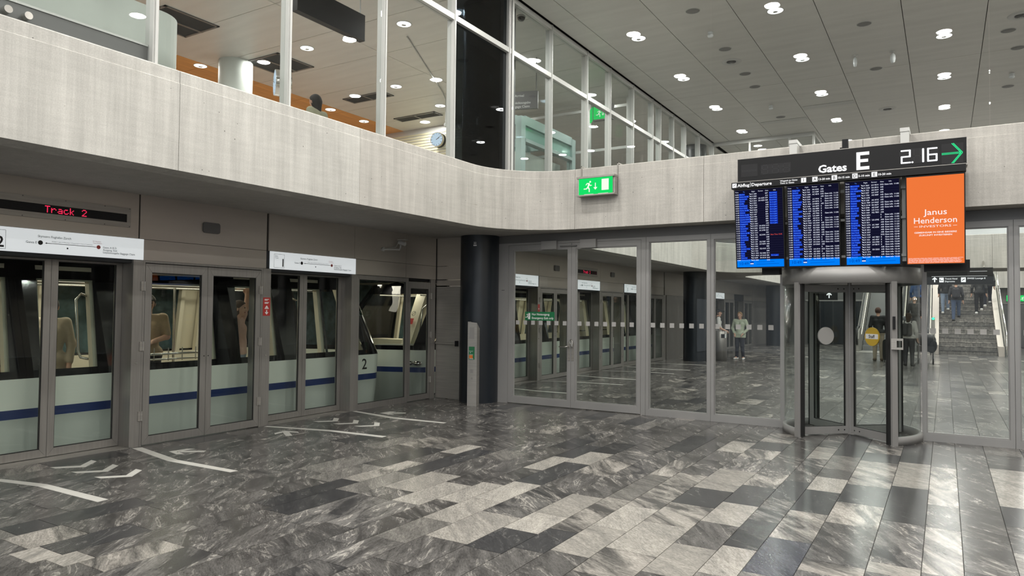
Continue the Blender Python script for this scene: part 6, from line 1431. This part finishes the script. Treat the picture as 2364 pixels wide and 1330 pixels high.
# travellers at the escalators, riders and stair climbers
person('person in black jacket and tan trousers queuing at the escalator', (-1.98, 27.6, 0), math.radians(8), 1.82, None, ('black_jacket', (0.012, 0.012, 0.013)), .97, ('tan_trousers', (0.36, 0.30, 0.22)), ('brown_shoes', (0.12, 0.09, 0.06)), hair=('reddish_hair', (0.07, 0.03, 0.02)), vox=.018, face=False)
person('person in grey jacket with dark backpack beside the black suitcase', (-1.38, 27.9, 0), math.radians(-5), 1.80, None, ('grey_jacket', (0.13, 0.14, 0.15)), .97, pack=('dark_pack', (0.03, 0.03, 0.035)), vox=.018, face=False, shoes=('black_shoes', (0.015, 0.015, 0.015)))
person('person in white top carrying a yellow bag, dark skirted', (-0.98, 25.6, 0), math.radians(-12), 1.64, None, ('white_top', (0.5, 0.49, 0.46)), .9, ('dark_trousers', (0.02, 0.02, 0.024)), ('black_shoes', (0.015, 0.015, 0.015)), hair=('brown_hair', (0.05, 0.028, 0.016)), hairlen=.14, pack=('charcoal_pack', (0.035, 0.035, 0.035)), vox=.018, face=False)
sl = math.tan(math.radians(30))
for k, (dy, lb, tc) in enumerate(((1.2, 'escalator rider in a black jacket, lowest of three', ('black_jacket', (0.012, 0.012, 0.013))), (2.6, 'escalator rider in a blue jacket, middle of three', ('blue_jacket', (0.02, 0.06, 0.16))), (4.1, 'escalator rider in a pale top with black backpack, highest of three', ('pale_top', (0.30, 0.29, 0.28))))):
    person(lb, (-1.12+0.05*k, 33.2+0.9+dy, (int(dy/0.36))*0.36*sl+0.02), 0, 1.7, None, tc, .97, hair=(('bald_pate', (0.45, 0.30, 0.22)) if k == 0 else ('dark_hair', (0.02, 0.014, 0.01))), pack=(('black_backpack', (0.012, 0.012, 0.013)) if k == 2 else None), vox=.02, face=False, shoes=('black_shoes', (0.015, 0.015, 0.015)))
def climber(x, step, label, **kw):
    z = (step+1)*0.165; y = 34.0+step*0.32+0.16
    person(label, (x, y, z), 0, pose=K(kneer=(.095, .20, .62), anr=(.10, .30, .085+.165), toer=(.11, .42, .03+.165), hipr=(.085, .03, .95)), vox=.018, face=False, **kw)
climber(0.42, 7, 'stair climber in blue jeans with a dark backpack, lowest of four', h=1.76, top=('dark_jacket', (0.03, 0.03, 0.034)), trousers=('blue_jeans', (0.07, 0.10, 0.17)), pack=('dark_pack', (0.03, 0.03, 0.035)), shoes=('black_shoes', (0.015, 0.015, 0.015)))
climber(0.02, 9, 'stair climber in light blue jeans near the pale cheek', h=1.7, top=('black_jacket', (0.012, 0.012, 0.013)), trousers=('pale_blue_jeans', (0.22, 0.28, 0.38)))
climber(1.28, 9, 'stair climber in wide black clothes', h=1.72, trousers=('black_wide_trousers', (0.012, 0.012, 0.013)), wide=1.1)
climber(1.62, 11, 'stair climber in dark trousers and white shoes by the handrail', h=1.72, trousers=('navy_trousers', (0.018, 0.020, 0.03)))
# luggage
def suitcase(loc, label, w_=0.44, h_=0.70, d=0.26):
    t = thing('suitcase', label, 'suitcase', loc); x, y, z = loc
    m = MB(); pts = []
    for k in range(24):
        a = 2*PI*k/24; c, s_ = math.cos(a), math.sin(a); pts.append((x+w_/2*math.copysign(abs(c)**0.3, c), y, z+0.06+h_/2+h_/2*math.copysign(abs(s_)**0.3, s_)))
    m.prism(pts, (0, d, 0)); m.build('suitcase_shell', 'black', t)
    for sx in (-1, 1):
        for yy in (0.05, d-0.05):
            m = MB(); m.cyl((x+sx*w_*0.38-0.015, y+yy, z+0.0315), (x+sx*w_*0.38+0.015, y+yy, z+0.0315), 0.03, 12); m.box(x+sx*w_*0.38-0.02, x+sx*w_*0.38+0.02, y+yy-0.015, y+yy+0.015, z+0.035, z+0.07); m.build('wheel', 'rubber', t)
    m = MB(); m.tube([(x-0.10, y+d-0.03, z+h_), (x-0.10, y+d-0.03, z+h_+0.38), (x+0.10, y+d-0.03, z+h_+0.38), (x+0.10, y+d-0.03, z+h_)], 0.012, 6); m.build('pull_handle', 'steel', t)
suitcase((-1.60, 27.15, 0), 'black wheeled suitcase standing behind the person with the backpack')
# beige bag over the suitcase, yellow bag, dark pushchair-like luggage trolley
m = MB(); m.ell((-1.50, 27.25, 0.98), 0.16, 0.12, 0.2); o = m.build('travel_bag', pmat('beige_bag', (0.50, 0.42, 0.26), 0.7), root=(-1.5, 27.25, 0.78)); tag(o, 'soft beige bag on top of the black suitcase', 'bag')
m = MB(); m.tube([(-1.58, 27.25, 1.1), (-1.55, 27.25, 1.26), (-1.45, 27.25, 1.26), (-1.42, 27.25, 1.1)], 0.014, 6); m.build('bag_strap', 'black', o)
t = thing('shoulder_bag', 'yellow shoulder bag hanging at the side of the white topped person', 'bag', (-1.31, 25.5, 0.75)); m = MB(); m.ell((-1.32, 25.5, 0.86), 0.07, 0.13, 0.18); m.build('bag_body', pmat('yellow_bag', (0.62, 0.36, 0.06), 0.6), t)
m = MB(); m.tube([(-1.27, 25.5, 1.0), (-1.2, 25.55, 1.25), (-1.12, 25.58, 1.40)], 0.012, 6); m.build('bag_strap', pmat('yellow_strap', (0.55, 0.32, 0.06), 0.6), t)
t = thing('luggage_trolley', 'black luggage trolley heaped with dark bags by the pale stair cheek', 'trolley', (-0.55, 27.2, 0))
m = MB(); m.ell((-0.55, 27.2, 0.78), 0.30, 0.34, 0.22); m.build('bag_heap', 'rubber', t)
m = MB(); m.ell((-0.38, 27.1, 0.60), 0.16, 0.2, 0.25); m.build('side_bag', 'black', t)
m = MB(); m.box(-0.80, -0.30, 26.9, 27.5, 0.40, 0.58); m.build('basket', 'rubber', t)
for x, y in ((-0.76, 26.95), (-0.34, 26.95), (-0.76, 27.45), (-0.34, 27.45)):
    m = MB(); m.tube([(x, y, 0.42), (x*1.02, y, 0.09)], 0.014, 6); m.cyl((x-0.02, y, 0.0815), (x+0.02, y, 0.0815), 0.08, 14); m.build('wheel_leg', 'rubber', t)
m = MB(); m.tube([(-0.76, 27.45, 0.5), (-0.80, 26.75, 0.98), (-0.32, 26.75, 0.98), (-0.34, 27.45, 0.5)], 0.014, 6); m.build('push_handle', 'steel', t)
